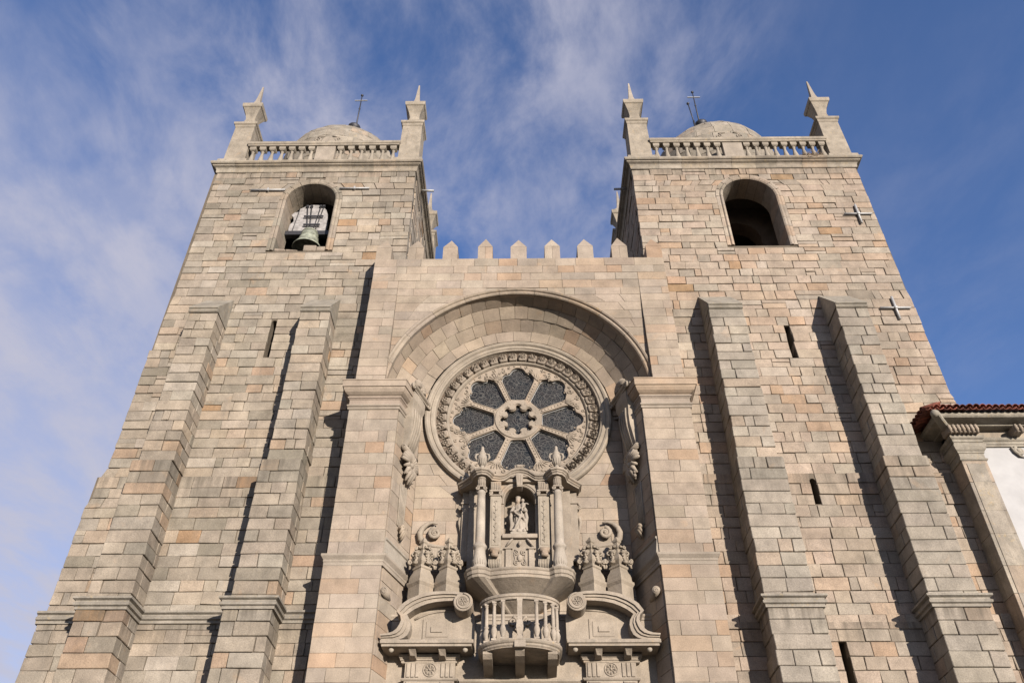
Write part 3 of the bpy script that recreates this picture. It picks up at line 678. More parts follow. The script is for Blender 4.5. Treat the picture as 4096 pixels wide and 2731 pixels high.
# parapet coping and merlons
for i in range(9):
    xc = -5.36+i*1.3175+R.uniform(-.04, .04); w = .295+R.uniform(-.02, .02)
    if i == 0: xc = -5.34
    m = MB(pick(PAL_C)); y0, y1 = YU+.0, YU+.62; zt = 25.56+R.uniform(-.02, .02); za = 26.24+R.uniform(-.05, .05)
    m.box(xc-w, xc-.004 if i % 2 else xc+w, y0, y1, 24.90, zt)
    if i % 2: m.box(xc+.004, xc+w, y0+.004, y1, 24.90, zt, pick(PAL_C))
    m.add([(xc-w-.005, y0-.005, zt+.002), (xc+w+.005, y0-.005, zt+.002), (xc+w+.005, y1, zt+.002), (xc-w-.005, y1, zt+.002), (xc, (y0+y1)/2-.06, za)], [(0, 1, 4), (1, 2, 4), (2, 3, 4), (3, 0, 4), (3, 2, 1, 0)])
    m.build('merlon', 'ashlar', F)
m = MB(MORC); m.box(XU0+.02, XU1-.02, YU+.05, YU+.6, 24.5, 24.91); m.build('parapet', 'mortar', F)

# ------------------------------------------------------------------ rose window
RY = .50
m = MB((.45, .385, .305))
m.arc(RX, RZ, [(3.28, .34), (3.28, .18), (3.25, .12), (3.19, .10), (3.13, .13), (3.10, .18), (3.07, .19), (3.04, .16), (2.98, .16), (2.95, .20), (2.90, .22), (2.90, .26), (2.86, .40), (3.0, .6), (3.28, .6)], 0, 2*pi, 96, smooth=False)
ROSE = m.build('rose_window', 'carved', F)
m = MB((.45, .385, .305)); m.arc(RX, RZ, [(2.53, RY+.05), (2.53, RY-.07), (2.50, RY-.11), (2.46, RY-.11), (2.43, RY-.07), (2.41, RY-.02), (2.40, RY+.1)], 0, 2*pi, 96, smooth=False); m.build('inner_moulding', 'carved', ROSE)
m = MB((.16, .12, .09)); m.arc(RX, RZ, [(2.52, RY+.02), (2.88, RY-.14)], 0, 2*pi, 72, closed=False); m.build('hollow', 'carved', ROSE)  # shade of the gaps between flower blocks, put into a darker colour
# carved flower blocks
def flower_block(kind):
    q = MB((.40, .335, .265)); w = .165
    q.hexa([[[(x*(w*.96 if z > 0 else w*.86), y, z*.19) for z in (-1, 1)] for y in (0, .16)] for x in (-1, 1)], .03)
    npet = [8, 4, 6, 8][kind]
    for i in range(npet):
        a = 2*pi*(i+.5*(kind % 2))/npet; ca, sa = cos(a), sin(a); L_ = .15 if kind != 1 else .17; wd = .05 if npet > 6 else .07
        q.add([(ca*.035, -.005, sa*.035), (ca*L_*.65-sa*wd, -.025, sa*L_*.65+ca*wd), (ca*L_, -.0, sa*L_), (ca*L_*.65+sa*wd, -.025, sa*L_*.65-ca*wd), (ca*L_*.6, -.115, sa*L_*.6), (ca*L_*.65, .03, sa*L_*.65)],
              [(0, 1, 4), (1, 2, 4), (2, 3, 4), (3, 0, 4), (0, 5, 1), (1, 5, 2), (2, 5, 3), (3, 5, 0)])
    q.ball((0, -.03, 0), .045, sy=.8, n=6)
    me = q.mesh('flower_block'); me.materials.append(M['weathered' if kind == 3 else 'carved']); return me
FB = [flower_block(i) for i in range(4)]
NB = 46
for i in range(NB):
    a = pi/2+2*pi*(i+.5)/NB; kd = 0 if sin(a) > .2 and R.random() < .5 else R.choice((0, 1, 2, 3))
    o = link('flower_block', FB[kd], ROSE); rr = 2.71
    rad = Matrix.Rotation(-(a-pi/2), 4, 'Y'); tilt = Matrix.Rotation(radians(-14), 4, 'X')
    o.matrix_local = Matrix.Translation((RX+rr*cos(a), RY-.17+R.uniform(-.015, .015), RZ+rr*sin(a))) @ rad @ tilt @ Matrix.Rotation(R.uniform(-.05, .05), 4, 'Y')
# tracery plate cut with eight petals and the hub flower
def petal(k, grow=0.0):
    pts = []; th = 2*pi*k/8
    P_ = [(-.18, .862-grow), (-.245-grow*.6, .885-grow*.8), (-.275-grow*.8, .93-grow*.3), (-.570-grow, 1.70)]
    for i in range(9): a = radians(186-i*(186-92)/8); P_.append((-.335+(.238+grow)*cos(a), 1.795+(.238+grow)*sin(a)))
    for i in range(11): a = radians(166-i*(166-14)/10); P_.append(((.272+grow)*cos(a), 2.025+(.272+grow)*sin(a)))
    P_ += [(-x, z) for x, z in reversed(P_[:13])]
    return [(x*cos(th)+z*sin(th), -x*sin(th)+z*cos(th)) for x, z in P_]
def hubhole(grow=0.0):
    pts = []
    for k in range(8):
        d = pi/2-2*pi*k/8
        for i in range(9):
            b = radians(95-i*190/8); pts.append((.535*cos(d)+(.085+grow)*cos(d+b), .535*sin(d)+(.085+grow)*sin(d+b)))
        for r, da in ((.45, .19), (.405, .27), (.385, .3927), (.405, .515), (.45, .595)): pts.append(((r+grow)*cos(d-da), (r+grow)*sin(d-da)))
    return pts
def curve_plate(name, loops, yc, ext, bev, mat, parent, col):
    cu = bpy.data.curves.new(name, 'CURVE'); cu.dimensions = '2D'; cu.fill_mode = 'BOTH'; cu.extrude = ext; cu.bevel_depth = bev; cu.bevel_resolution = 2
    for lp in loops:
        s = cu.splines.new('POLY'); s.points.add(len(lp)-1); s.use_cyclic_u = True
        for p, (x, z) in zip(s.points, lp): p.co = (x, z, 0, 1)
    ob = bpy.data.objects.new(name, cu); COL.objects.link(ob)
    dg = bpy.context.evaluated_depsgraph_get(); me = bpy.data.meshes.new_from_object(ob.evaluated_get(dg)); bpy.data.objects.remove(ob); bpy.data.curves.remove(cu)
    me.transform(Matrix.Translation((RX, yc, RZ)) @ Matrix.Rotation(pi/2, 4, 'X'))
    me.name = name
    a = me.attributes.new('Col', 'FLOAT_COLOR', 'POINT'); a.data.foreach_set('color', [x for _ in me.vertices for x in (col[0]*ALB, col[1]*ALB, col[2]*ALB, 1.0)])
    me.materials.clear(); me.materials.append(M[mat]); return link(name, me, parent)
circ = lambda r, n=72: [(r*cos(2*pi*i/n), r*sin(2*pi*i/n)) for i in range(n)]
TR = curve_plate('tracery', [circ(2.46)]+[petal(k, .042) for k in range(8)]+[hubhole(.035)], RY+.055, .03, .03, 'carved', ROSE, (.47, .39, .305))
hub = curve_plate('hub_ring', [circ(.79, 48), hubhole(.06)], RY+.0, .02, .025, 'carved', ROSE, (.455, .385, .305))
for k in range(8):
    gm = MB((.03, .03, .03)); pp = petal(k, .075); gm.add([(RX+x, RY+.128, RZ+z) for x, z in pp], [tuple(range(len(pp)))]); o = gm.build('pane', 'glass', ROSE)
    fr = MB((.55, .58, .58)); pp = petal(k, .0); fr.tube([(RX+x, RY+.112, RZ+z) for x, z in pp+[pp[0]]], .013, 4); fr.build('lead_edge', 'galv', o)
gm = MB((.03, .03, .03)); pp = hubhole(.06); gm.add([(RX+x, RY+.128, RZ+z) for x, z in pp], [tuple(range(len(pp)))]); gm.build('pane', 'glass', ROSE)
m = MB((.05, .05, .05)); m.arc(RX, RZ, [(2.6, RY+.3), (2.6, RY+.4), (0.001, RY+.4), (0.001, RY+.3)], 0, 2*pi, 40); m.build('backing', 'mortar', ROSE)
# carved foliage on the plate
fo = MB((.47, .395, .31)); RF = random.Random(5)
for k in range(8):
    th = 2*pi*k/8
    def rp(x, z, y=RY-.02, th=th): return (RX+x*cos(th)+z*sin(th), y, RZ-x*sin(th)+z*cos(th))
    ur = Vector((cos(th), 0, -sin(th))); vr = Vector((sin(th), 0, cos(th)))
    # beads on the spokes (half way between petals)
    t2 = th+pi/8
    for i in range(7):
        r = .93+i*.125; b = (RX+r*sin(t2), RY-.015, RZ+r*cos(t2)); fo.ball(b, .030, sy=.9, n=6)
    for s in (-1, 1):
        fo.tube([(RX+r*sin(t2)+s*.075*cos(t2), RY-.012, RZ+r*cos(t2)-s*.075*sin(t2)) for r in (.85, 1.3, 1.78)], .016, 4)
    # leaf spray opening outwards between two petals
    for i in range(7):
        q = t2+(i-3)*.055; r0, r1 = 1.84, 2.10+.03*(3-abs(i-3)); p0 = Vector((RX+r0*sin(t2), RY-.02, RZ+r0*cos(t2))); p1 = Vector((RX+r1*sin(q), RY-.008, RZ+r1*cos(q)))
        fo.tube([p0, (p0+p1)/2+Vector((0, -.012, 0)), p1], [.016, .026, .010], 5)
    for s in (-1, 1):
        q = t2+s*.165; fo.scroll((RX+2.19*sin(q), RY-.02, RZ+2.19*cos(q)), (1, 0, 0), (0, 0, 1), .10, 1.3, .028, s*-1, RF.random()*6, 5, 12)
        q = t2+s*.25; fo.scroll((RX+2.33*sin(q), RY-.02, RZ+2.33*cos(q)), (1, 0, 0), (0, 0, 1), .065, 1.2, .022, s, RF.random()*6, 5, 10)
        q = t2+s*.20; fo.ball((RX+2.02*sin(q), RY-.015, RZ+2.02*cos(q)), .035, n=6)
        q = t2+s*.34; fo.ball((RX+2.36*sin(q), RY-.015, RZ+2.36*cos(q)), .034, n=6)
    fo.scroll((RX+2.33*sin(t2), RY-.02, RZ+2.33*cos(t2)), (1, 0, 0), (0, 0, 1), .075, 1.2, .024, 1, RF.random()*6, 5, 10)
    for i in range(3):     # hub leaves
        q = t2+(i-1)*.17; fo.ball((RX+(.64+.04*(i % 2))*sin(q), RY-.03, RZ+(.64+.04*(i % 2))*cos(q)), .042, sy=.8, n=6)
for i in range(230):      # smaller curls and buds that fill the ground between the petals
    th = RF.uniform(0, 2*pi); r = RF.uniform(1.75, 2.37); dl = abs((th+pi/8) % (pi/4)-pi/8)
    if r < (2.36 if dl < .13 else 2.27 if dl < .19 else 2.06 if dl < .27 else 1.86 if dl < .32 else 1.7): continue
    p = (RX+r*sin(th), RY-.018, RZ+r*cos(th))
    if i % 2: fo.scroll(p, (1, 0, 0), (0, 0, 1), RF.uniform(.035, .065), 1.2, .017, RF.choice((-1, 1)), RF.random()*6, 4, 9)
    else:
        q = RF.uniform(0, 6.28); fo.tube([(p[0]-.05*cos(q), RY-.01, p[2]-.05*sin(q)), (p[0], RY-.035, p[2]), (p[0]+.05*cos(q), RY-.01, p[2]+.05*sin(q))], [.008, .026, .008], 5)
fo.build('carved_foliage', 'carved', ROSE, 'stuff')

# ------------------------------------------------------------------ baroque portal, lower part
MX = -0.08
def mir(x): return 2*MX-x
PC = (.455, .385, .305)
body = MB(PC); body.box(-3.84, 3.68, -.45, .33, 6.0, 10.86)
BODY = body.build('portal_wall', 'carved', F)
m = MB(PC); m.sweep([(-3.86, -.45), (3.70, -.45)], [(-.1, 10.86), (.02, 10.87), (.02, 10.93), (.06, 10.98), (.06, 11.03), (-.75, 11.05)]); m.build('ledge', 'carved', BODY)
def rosette(mb, x, y, z, r, n=8):
    mb.tube([(x+r*cos(2*pi*i/24), y, z+r*sin(2*pi*i/24)) for i in range(25)], r*.10, 5)
    for i in range(n):
        a = 2*pi*i/n; ca, sa = cos(a), sin(a)
        mb.add([(x+ca*r*.18, y, z+sa*r*.18), (x+ca*r*.7-sa*r*.27, y-.004, z+sa*r*.7+ca*r*.27), (x+ca*r*.93, y, z+sa*r*.93), (x+ca*r*.7+sa*r*.27, y-.004, z+sa*r*.7-ca*r*.27), (x+ca*r*.6, y-r*.28, z+sa*r*.6)], [(0, 1, 4), (1, 2, 4), (2, 3, 4), (3, 0, 4)])
    mb.ball((x, y-.01, z), r*.2, n=7)
OUT = [(-3.91, 10.17), (-3.72, 10.185), (-3.57, 10.235), (-3.47, 10.32), (-3.41, 10.43), (-3.37, 10.55), (-3.40, 10.68), (-3.52, 10.81), (-3.39, 11.01), (-3.19, 11.16), (-2.88, 11.30), (-2.55, 11.37), (-2.25, 11.385), (-1.95, 11.375), (-1.72, 11.34)]
INN = [(-3.88, 10.035), (-3.45, 10.04), (-3.28, 10.09), (-3.18, 10.17), (-3.12, 10.30), (-3.10, 10.44), (-3.12, 10.57), (-3.23, 10.75), (-3.05, 10.89), (-2.88, 10.98), (-2.68, 11.06), (-2.45, 11.11), (-2.2, 11.135), (-1.93, 11.145), (-1.75, 11.15)]
def half(s):
    X = (lambda x: x) if s < 0 else mir
    def xbox(mb, x0, x1, *r, **k): a, b = sorted((X(x0), X(x1))); mb.box(a, b, *r, **k)
    def strip(mb, t0, t1, y, yb):
        A = [(X(o[0]+(i[0]-o[0])*t0), o[1]+(i[1]-o[1])*t0) for o, i in zip(OUT, INN)]; Bq = [(X(o[0]+(i[0]-o[0])*t1), o[1]+(i[1]-o[1])*t1) for o, i in zip(OUT, INN)]
        n = len(A); v = [(x, y, z) for x, z in A]+[(x, y, z) for x, z in Bq]+[(x, yb, z) for x, z in A]+[(x, yb, z) for x, z in Bq]
        f = []
        for i in range(n-1): f += [(i, i+1, n+i+1, n+i), (i, 2*n+i, 2*n+i+1, i+1), (n+i, n+i+1, 3*n+i+1, 3*n+i)]
        f += [(0, n, 3*n, 2*n), (n-1, 2*n-1, 4*n-1, 3*n-1)]
        mb.add(v, f)
    p = MB(PC); strip(p, 0, .34, -1.32, -.48); strip(p, .30, .62, -1.265, -.48); strip(p, .58, 1.0, -1.22, -.48)
    PED = p.build('broken_pediment', 'carved', BODY)
    ty = MB((.46, .39, .31)); ty.prism([(X(x), z) for x, z in [(-1.37, 10.02), (-3.2, 10.02)]+INN[3:]+[(-1.6, 11.05), (-1.37, 10.9)]], -.80, -.46)
    xbox(ty, -2.82, -2.0, -.83, -.79, 10.16, 10.78, bev=.02); xbox(ty, -2.72, -2.1, -.85, -.82, 10.25, 10.70, bev=.02); xbox(ty, -2.58, -2.26, -.885, -.84, 10.38, 10.54, bev=.01)
    ty.tube([(X(x), -.81, z-.13) for x, z in INN[8:14]], .03, 5)
    ty.build('tympanum', 'carved', BODY)
    rl = MB(PC); rx = X(-1.67); rz = 11.06; rr = .27
    n = 28; v = []; 
    for yy, r in ((-1.36, rr*.93), (-1.345, rr), (-1.2, rr), (-.9, rr), (-.46, rr*.98)):
        v += [(rx+r*cos(2*pi*i/n), yy, rz+r*sin(2*pi*i/n)) for i in range(n)]
    rl.add(v, [tuple(range(n))]+[(k*n+i, k*n+(i+1) % n, (k+1)*n+(i+1) % n, (k+1)*n+i) for k in range(4) for i in range(n)], smooth=False)
    rl.scroll((rx, -1.365, rz), (1, 0, 0), (0, 0, 1), rr*.86, 1.25, .032, s, pi/2*(1 if s > 0 else 1), 6, 30, .55); rosette(rl, rx, -1.37, rz, rr*.42, 6)
    rl.build('volute_roll', 'carved', BODY)
    sl_ = MB(PC); xbox(sl_, -3.91, -1.35, -1.28, -.46, 9.93, 10.035, bev=.012); xbox(sl_, -3.86, -1.40, -1.235, -.46, 9.86, 9.925); sl_.build('cornice_slab', 'weathered', BODY)
    for x in (-3.60, -1.58):
        q = MB((.50, .44, .36)); q.ball((X(x), -1.08, 9.815), .075, n=10); q.build('pendant_ball', 'carved', BODY)
    for x in (-3.03, -2.22):
        q = MB(PC); a = X(x); q.add([(a-.10, -1.14, 9.86), (a+.10, -1.14, 9.86), (a+.10, -.72, 9.86), (a-.10, -.72, 9.86), (a-.05, -.98, 9.70), (a+.07, -.95, 9.70), (a+.10, -.72, 9.66), (a-.10, -.72, 9.66)], [(0, 1, 5, 4), (1, 2, 6, 5), (0, 4, 7, 3), (4, 5, 6, 7)]); q.build('mutule', 'carved', BODY)
    cp = MB(PC); a, b = sorted((X(-3.36), X(-1.82))); cp.sweep([(a, -.44), (a, -.66), (b, -.66), (b, -.44)], [(-.1, 9.60), (.0, 9.61), (.0, 9.66), (.03, 9.67), (.03, 9.71), (.06, 9.74), (.08, 9.78), (.08, 9.82), (-.1, 9.86)]); cp.box(a+.02, b-.02, -.64, -.45, 9.6, 9.855); cp.build('bed_moulding', 'carved', BODY)
    fz = MB((.47, .40, .32)); xbox(fz, -3.25, -1.87, -.655, -.44, 9.20, 9.61, bev=.01)
    for x0 in (-3.20, -2.26):
        for k in range(3): xbox(fz, x0+k*.125, x0+k*.125+.098, -.69, -.65, 9.22, 9.60, bev=.012)
    rosette(fz, X(-2.56), -.665, 9.42, .175)
    fz.build('frieze', 'carved', BODY)
    ar = MB((.47, .40, .32)); a, b = sorted((X(-3.29), X(-1.83))); ar.sweep([(a, -.44), (a, -.65), (b, -.65), (b, -.44)], [(-.1, 9.12), (.02, 9.13), (.05, 9.17), (.05, 9.19), (-.1, 9.20)]); xbox(ar, -3.25, -1.88, -.645, -.44, 6.0, 9.125); xbox(ar, -3.19, -2.88, -.69, -.64, 9.06, 9.11); xbox(ar, -2.25, -1.94, -.69, -.64, 9.06, 9.11); ar.build('pilaster', 'carved', BODY)
    # small rolled scroll in the corner by the pier
    q = MB(PC); xx = X(-3.93); q.tube([(xx, -1.28, 11.42), (xx, -.9, 11.42), (xx, -.35, 11.42)], [.115, .115, .10], 14); q.scroll((xx, -1.285, 11.42), (1, 0, 0), (0, 0, 1), .085, 1.4, .016, s, 1.5); q.build('corner_roll', 'carved', BODY)
half(-1); half(1)
# carved door frieze below the balcony
m = MB(PC)
for x in (-1.55, -.62, -.07, .48, 1.41): m.box(x-.06, x+.06, -.52, -.44, 6.0, 9.0, bev=.012)
m.sweep([(-1.75, -.45), (1.6, -.45)], [(-.02, 9.02), (.08, 9.05), (.08, 9.10), (.12, 9.14), (.12, 9.2), (-.02, 9.22)])
for xc in (-1.08, -.34, .21, .95):
    for s in (-1, 1):
        m.scroll((xc+s*.11, -.46, 8.86), (1, 0, 0), (0, 0, 1), .10, 1.4, .026, s, 1.0); m.scroll((xc+s*.10, -.46, 8.60), (1, 0, 0), (0, 0, 1), .09, 1.3, .024, -s, 3.0)
    for k in range(5): m.tube([(xc, -.46, 8.72), (xc+(k-2)*.05, -.50, 8.85), (xc+(k-2)*.085, -.46, 8.95)], [.015, .028, .01], 5)
m.build('door_frieze', 'carved', BODY)
# ------------------------------------------------------------------ balcony
BX, BY, BA, BB = -.085, -1.16, 1.06, .72
def bplan(th, o=0.0): return (BX+(BA+o)*cos(th), BY+(BB+o)*sin(th))
bp_ = [(BX-BA, -.45)]+[bplan(pi+pi*i/24) for i in range(25)]+[(BX+BA, -.45)]
m = MB(PC); n = len(bp_); m.add([(x, y, 9.60) for x, y in bp_]+[(x, y, 9.83) for x, y in bp_], [tuple(range(n)), tuple(range(n, 2*n))]); m.sweep(bp_, [(0, 9.60), (-.01, 9.62), (.03, 9.66), (.03, 9.70), (.07, 9.73), (.09, 9.77), (.09, 9.81), (0, 9.83)])
BALC = m.build('balcony', 'weathered', F)
m = MB(PC); m.sweep(bp_, [(-.06, 10.90), (.03, 10.90), (.04, 10.93), (.04, 10.96), (.07, 10.98), (.075, 11.03), (.05, 11.06), (-.07, 11.065), (-.085, 11.0), (-.06, 10.90)]); m.build('handrail', 'weathered', BALC)
bb = MB((.49, .42, .34)); bb.sq(0, 0, [(.07, 0), (.07, .05)]); bb.lathe(0, 0, [(.045, .05), (.05, .09), (.085, .20), (.09, .27), (.06, .36), (.05, .38), (.072, .40), (.072, .425), (.048, .44), (.052, .6), (.046, .9), (.042, .97), (.06, .99), (.06, 1.01), (.045, 1.02)], 12); bb.sq(0, 0, [(.055, 1.02), (.065, 1.08)])
BBM = bb.mesh('baluster'); BBM.materials.append(M['carved'])
for th in (192, 209, 228, 249, 291, 312, 331, 348):
    if th in (249, 291): continue
    x, y = bplan(radians(th), -.02); o = link('baluster', BBM, BALC); o.location = (x, y, 9.83)
for th in (244, 296):
    x, y = bplan(radians(th), -.02); o = link('baluster', BBM, BALC); o.location = (x, y, 9.83)
m = MB((.48, .41, .33)); x, y = bplan(1.5*pi, -.02)
m.lathe(x, y, [(.11, 9.80), (.11, 9.88), (.08, 9.9), (.12, 10.02), (.14, 10.12), (.12, 10.25), (.09, 10.33), (.10, 10.36), (.085, 10.4), (.095, 10.6), (.09, 10.80), (.11, 10.86), (.11, 10.92)], 4, pi/4, False); m.box(x-.15, x+.15, y-.10, y+.04, 9.58, 9.80, bev=.01); m.build('newel', 'carved', BALC)
for xc in (-.95, BX, .79):
    m = MB(PC); yf = -1.80 if xc == BX else -1.55; t = [(yf, 9.60), (yf+.02, 9.54), (yf+.14, 9.44), (yf+.42, 9.37), (-.45, 9.28), (-.45, 9.60)]
    m.add([(xc-.125, y, z) for y, z in t]+[(xc+.125, y, z) for y, z in t], [tuple(range(6)), tuple(range(11, 5, -1))]+[(i, (i+1) % 6, (i+1) % 6+6, i+6) for i in range(6)]); m.build('corbel', 'carved', BALC)
m = MB(PC)
for s in (-1, 1):
    m.scroll((BX+s*.20, -.50, 10.82), (1, 0, 0), (0, 0, 1), .13, 1.6, .05, s, pi/2); m.tube([(BX+s*.07, -.5, 10.55), (BX+s*.16, -.52, 10.62), (BX+s*.10, -.5, 10.72)], .03)
m.ball((BX, -.52, 10.68), .12, sz=1.5, n=10); m.build('mask_ornament', 'carved', BODY)

# ------------------------------------------------------------------ niche with columns
plan = [(-1.66, .32), (-1.66, -.62), (-1.60, -.82), (-1.46, -.98), (-1.28, -1.05), (-1.10, -1.00), (-1.00, -.90), (-.95, -.86), (-.6, -.96), (-.3, -1.01), (MX, -1.03)]
plan = plan+[(mir(x), y) for x, y in reversed(plan[:-1])]
m = MB(PC); n = len(plan)
m.sweep(plan, [(-.05, 11.93), (.0, 11.94), (.0, 12.02), (.03, 12.04), (.03, 12.14), (.06, 12.17), (.075, 12.21), (.06, 12.235), (-.1, 12.24)])
m.add([(x, y, 12.235) for x, y in plan], [tuple(range(n))])
r2 = [(MX+(x-MX)*.26, .32+(y-.32)*.16, 11.25) for x, y in plan]; m.add([(x, y, 11.935) for x, y in plan]+r2, [(i, i+1, n+i+1, n+i) for i in range(n-1)]+[tuple(range(n, 2*n))])
NI = m.build('niche_platform', 'carved', F)
m = MB(PC); holed_wall(m, -1.05, .89, 12.23, 15.32, [(-.57, .41, 13.54, 14.74)], -.45, .22); m.box(-1.04, .88, .22, .32, 12.23, 15.32); m.box(-1.70, -1.04, -.10, .32, 12.23, 15.32); m.box(.88, 1.54, -.10, .32, 12.23, 15.32); m.build('niche_wall', 'carved', NI)
m = MB((.47, .40, .32)); frame_sweep(m, [(.41, 14.60)]+[(MX+.49*cos(pi*i/16), 14.74+.49*sin(pi*i/16)) for i in range(17)]+[(-.57, 14.60)], [(0, -.3), (0, -.47), (.03, -.49), (.06, -.47), (.08, -.50), (.14, -.50), (.17, -.46), (.19, -.44)]); m.build('niche_archivolt', 'carved', NI)
m = MB((.47, .40, .32)); m.hexa([[[(MX+x*(.085 if z < 15.3 else .12), y, z) for z in (15.08, 15.56)] for y in (-.72, -.40)] for x in (-1, 1)], .012)
for k in (-1, 0, 1): m.box(MX+k*.055-.014, MX+k*.055+.014, -.735, -.715, 15.12, 15.52)
m.build('keystone', 'carved', NI)
for s in (-1, 1):
    X = (lambda x: x) if s < 0 else mir
    m = MB((.52, .455, .375)); x, y = X(-1.27), -.84
    m.lathe(x, y, [(.23, 12.23), (.23, 12.28), (.19, 12.31), (.20, 12.36), (.215, 12.46), (.195, 12.60), (.17, 12.74), (.165, 12.86), (.19, 12.89), (.21, 12.93), (.21, 12.97), (.18, 13.0), (.165, 13.05), (.145, 13.08), (.146, 13.4), (.135, 14.2), (.122, 14.72), (.135, 14.74), (.135, 14.77), (.12, 14.79), (.12, 14.84)], 20)
    for k in range(18): a = 2*pi*k/18; m.tube([(x+.19*cos(a), y+.19*sin(a), 12.34), (x+.207*cos(a), y+.207*sin(a), 12.46), (x+.18*cos(a), y+.18*sin(a), 12.60)], .014, 4)
    m.build('column', 'carved', NI)
    m = MB(PC)
    for dx_ in (-1, 1): m.scroll((x+dx_*.125, y-.10, 14.90), (1, 0, 0), (0, 0, 1), .065, 1.6, .026, dx_, pi/2); m.scroll((x+dx_*.125, y+.08, 14.90), (1, 0, 0), (0, 0, 1), .065, 1.3, .026, dx_, pi/2)
    m.box(x-.14, x+.14, y-.13, y+.13, 14.94, 14.99, bev=.01); m.lathe(x, y, [(.115, 14.99), (.115, 15.24), (.135, 15.26), (.135, 15.31)], 14, smooth=False)
    for k in range(7): m.tube([(x+.118*cos(pi+pi*k/6), y+.118*sin(pi+pi*k/6), 15.01), (x+.118*cos(pi+pi*k/6), y+.118*sin(pi+pi*k/6), 15.23)], .014, 4)
    m.build('column_capital', 'carved', NI)
    m = MB((.475, .41, .325)); a, b = sorted((X(-1.0), X(-.655)))
    m.box(a, b, -.62, -.44, 13.02, 14.80, bev=.012); m.box(a+.05, b-.05, -.635, -.61, 13.12, 14.70, bev=.01)
    m.sq((a+b)/2, -.46, [(.19, 12.235), (.19, 12.30), (.155, 12.33), (.17, 12.4), (.2, 12.52), (.19, 12.66), (.175, 12.80), (.17, 12.9), (.2, 12.94), (.2, 12.99), (.17, 13.02)])
    for k in range(7): xx = a+.03+k*(b-a-.06)/6; m.tube([(xx, -.655, 12.36), (xx, -.668, 12.5), (xx, -.65, 12.66)], .016, 4)
    for k in range(11): zz = 13.25+k*.115; m.tube([((a+b)/2, -.64, zz), ((a+b)/2+(.06 if k % 2 else -.06), -.65, zz+.05)], [.018, .01], 4)
    m.tube([((a+b)/2, -.64, 13.2), ((a+b)/2, -.64, 14.55)], .012, 4); m.scroll(((a+b)/2, -.64, 14.58), (1, 0, 0), (0, 0, 1), .05, 1.2, .014, 1)
    m.build('inner_pilaster', 'carved', NI)
    m = MB(PC); cxp = (a+b)/2
    for dx_ in (-1, 1): m.scroll((cxp+dx_*.16, -.63, 14.90), (1, 0, 0), (0, 0, 1), .06, 1.6, .026, dx_, pi/2)
    m.box(a-.03, b+.03, -.66, -.44, 14.80, 14.84, bev=.008); m.box(a-.03, b+.03, -.66, -.44, 14.95, 15.0, bev=.008); m.box(a+.01, b-.01, -.63, -.44, 15.0, 15.31)
    for k in range(6): xx = a+.035+k*(b-a-.07)/5; m.tube([(xx, -.635, 15.03), (xx, -.635, 15.27)], .017, 4)
    m.build('pilaster_capital', 'carved', NI)
    # console below the inner pilaster
    m = MB((.46, .36, .27)); m.tube([(cxp-.14, -.70, 12.92), (cxp+.14, -.70, 12.92)], .085, 10); m.tube([(cxp-.10, -.76, 12.74), (cxp+.10, -.76, 12.74)], .065, 10); m.box(cxp-.09, cxp+.09, -.78, -.6, 12.74, 12.92, bev=.03); m.build('console_scroll', 'carved', NI)
    # wing pilaster with side volute
    m = MB((.46, .39, .31)); a, b = sorted((X(-1.93), X(-1.66))); m.box(a, b, .06, .32, 13.1, 14.88, bev=.012); m.box(a-.04, b+.04, .02, .32, 14.88, 14.94, bev=.01); m.box(a+.01, b-.01, .05, .32, 14.94, 15.30); m.box(a-.02, b+.02, .02, .32, 12.9, 13.1, bev=.02)
    vx = X(-1.97); m.scroll((vx, .15, 14.80), (1, 0, 0), (0, 0, 1), .085, 1.5, .035, -s, pi/2); m.tube([(X(-1.90), .2, 14.5), (X(-1.99), .18, 14.42), (X(-2.01), .18, 14.28), (X(-1.94), .2, 13.9), (X(-1.90), .22, 13.6)], [.05, .06, .05, .035, .02], 6)
    m.build('wing_pilaster', 'carved', NI)
    # urn on the entablature
    m = MB((.47, .41, .335)); x, y = X(-1.27), -.86
    m.lathe(x, y, [(.17, 15.50), (.17, 15.56), (.10, 15.60), (.065, 15.68), (.075, 15.74), (.13, 15.84), (.155, 15.97), (.15, 16.08), (.115, 16.12), (.125, 16.15), (.13, 16.2), (.09, 16.22), (.075, 16.28), (.05, 16.36), (.055, 16.42), (.02, 16.48)], 14)
    for dx_ in (-1, 1): m.tube([(x+dx_*.11, y-.02, 16.18), (x+dx_*.20, y-.02, 16.16), (x+dx_*.225, y-.02, 16.05), (x+dx_*.17, y-.02, 15.93)], [.03, .04, .04, .025], 6)
    for k in range(12): a_ = 2*pi*k/12; m.tube([(x+.075*cos(a_), y+.075*sin(a_), 15.74), (x+.135*cos(a_), y+.135*sin(a_), 15.85), (x+.155*cos(a_), y+.155*sin(a_), 15.96)], .013, 4)
    m.build('urn', 'carved', NI)
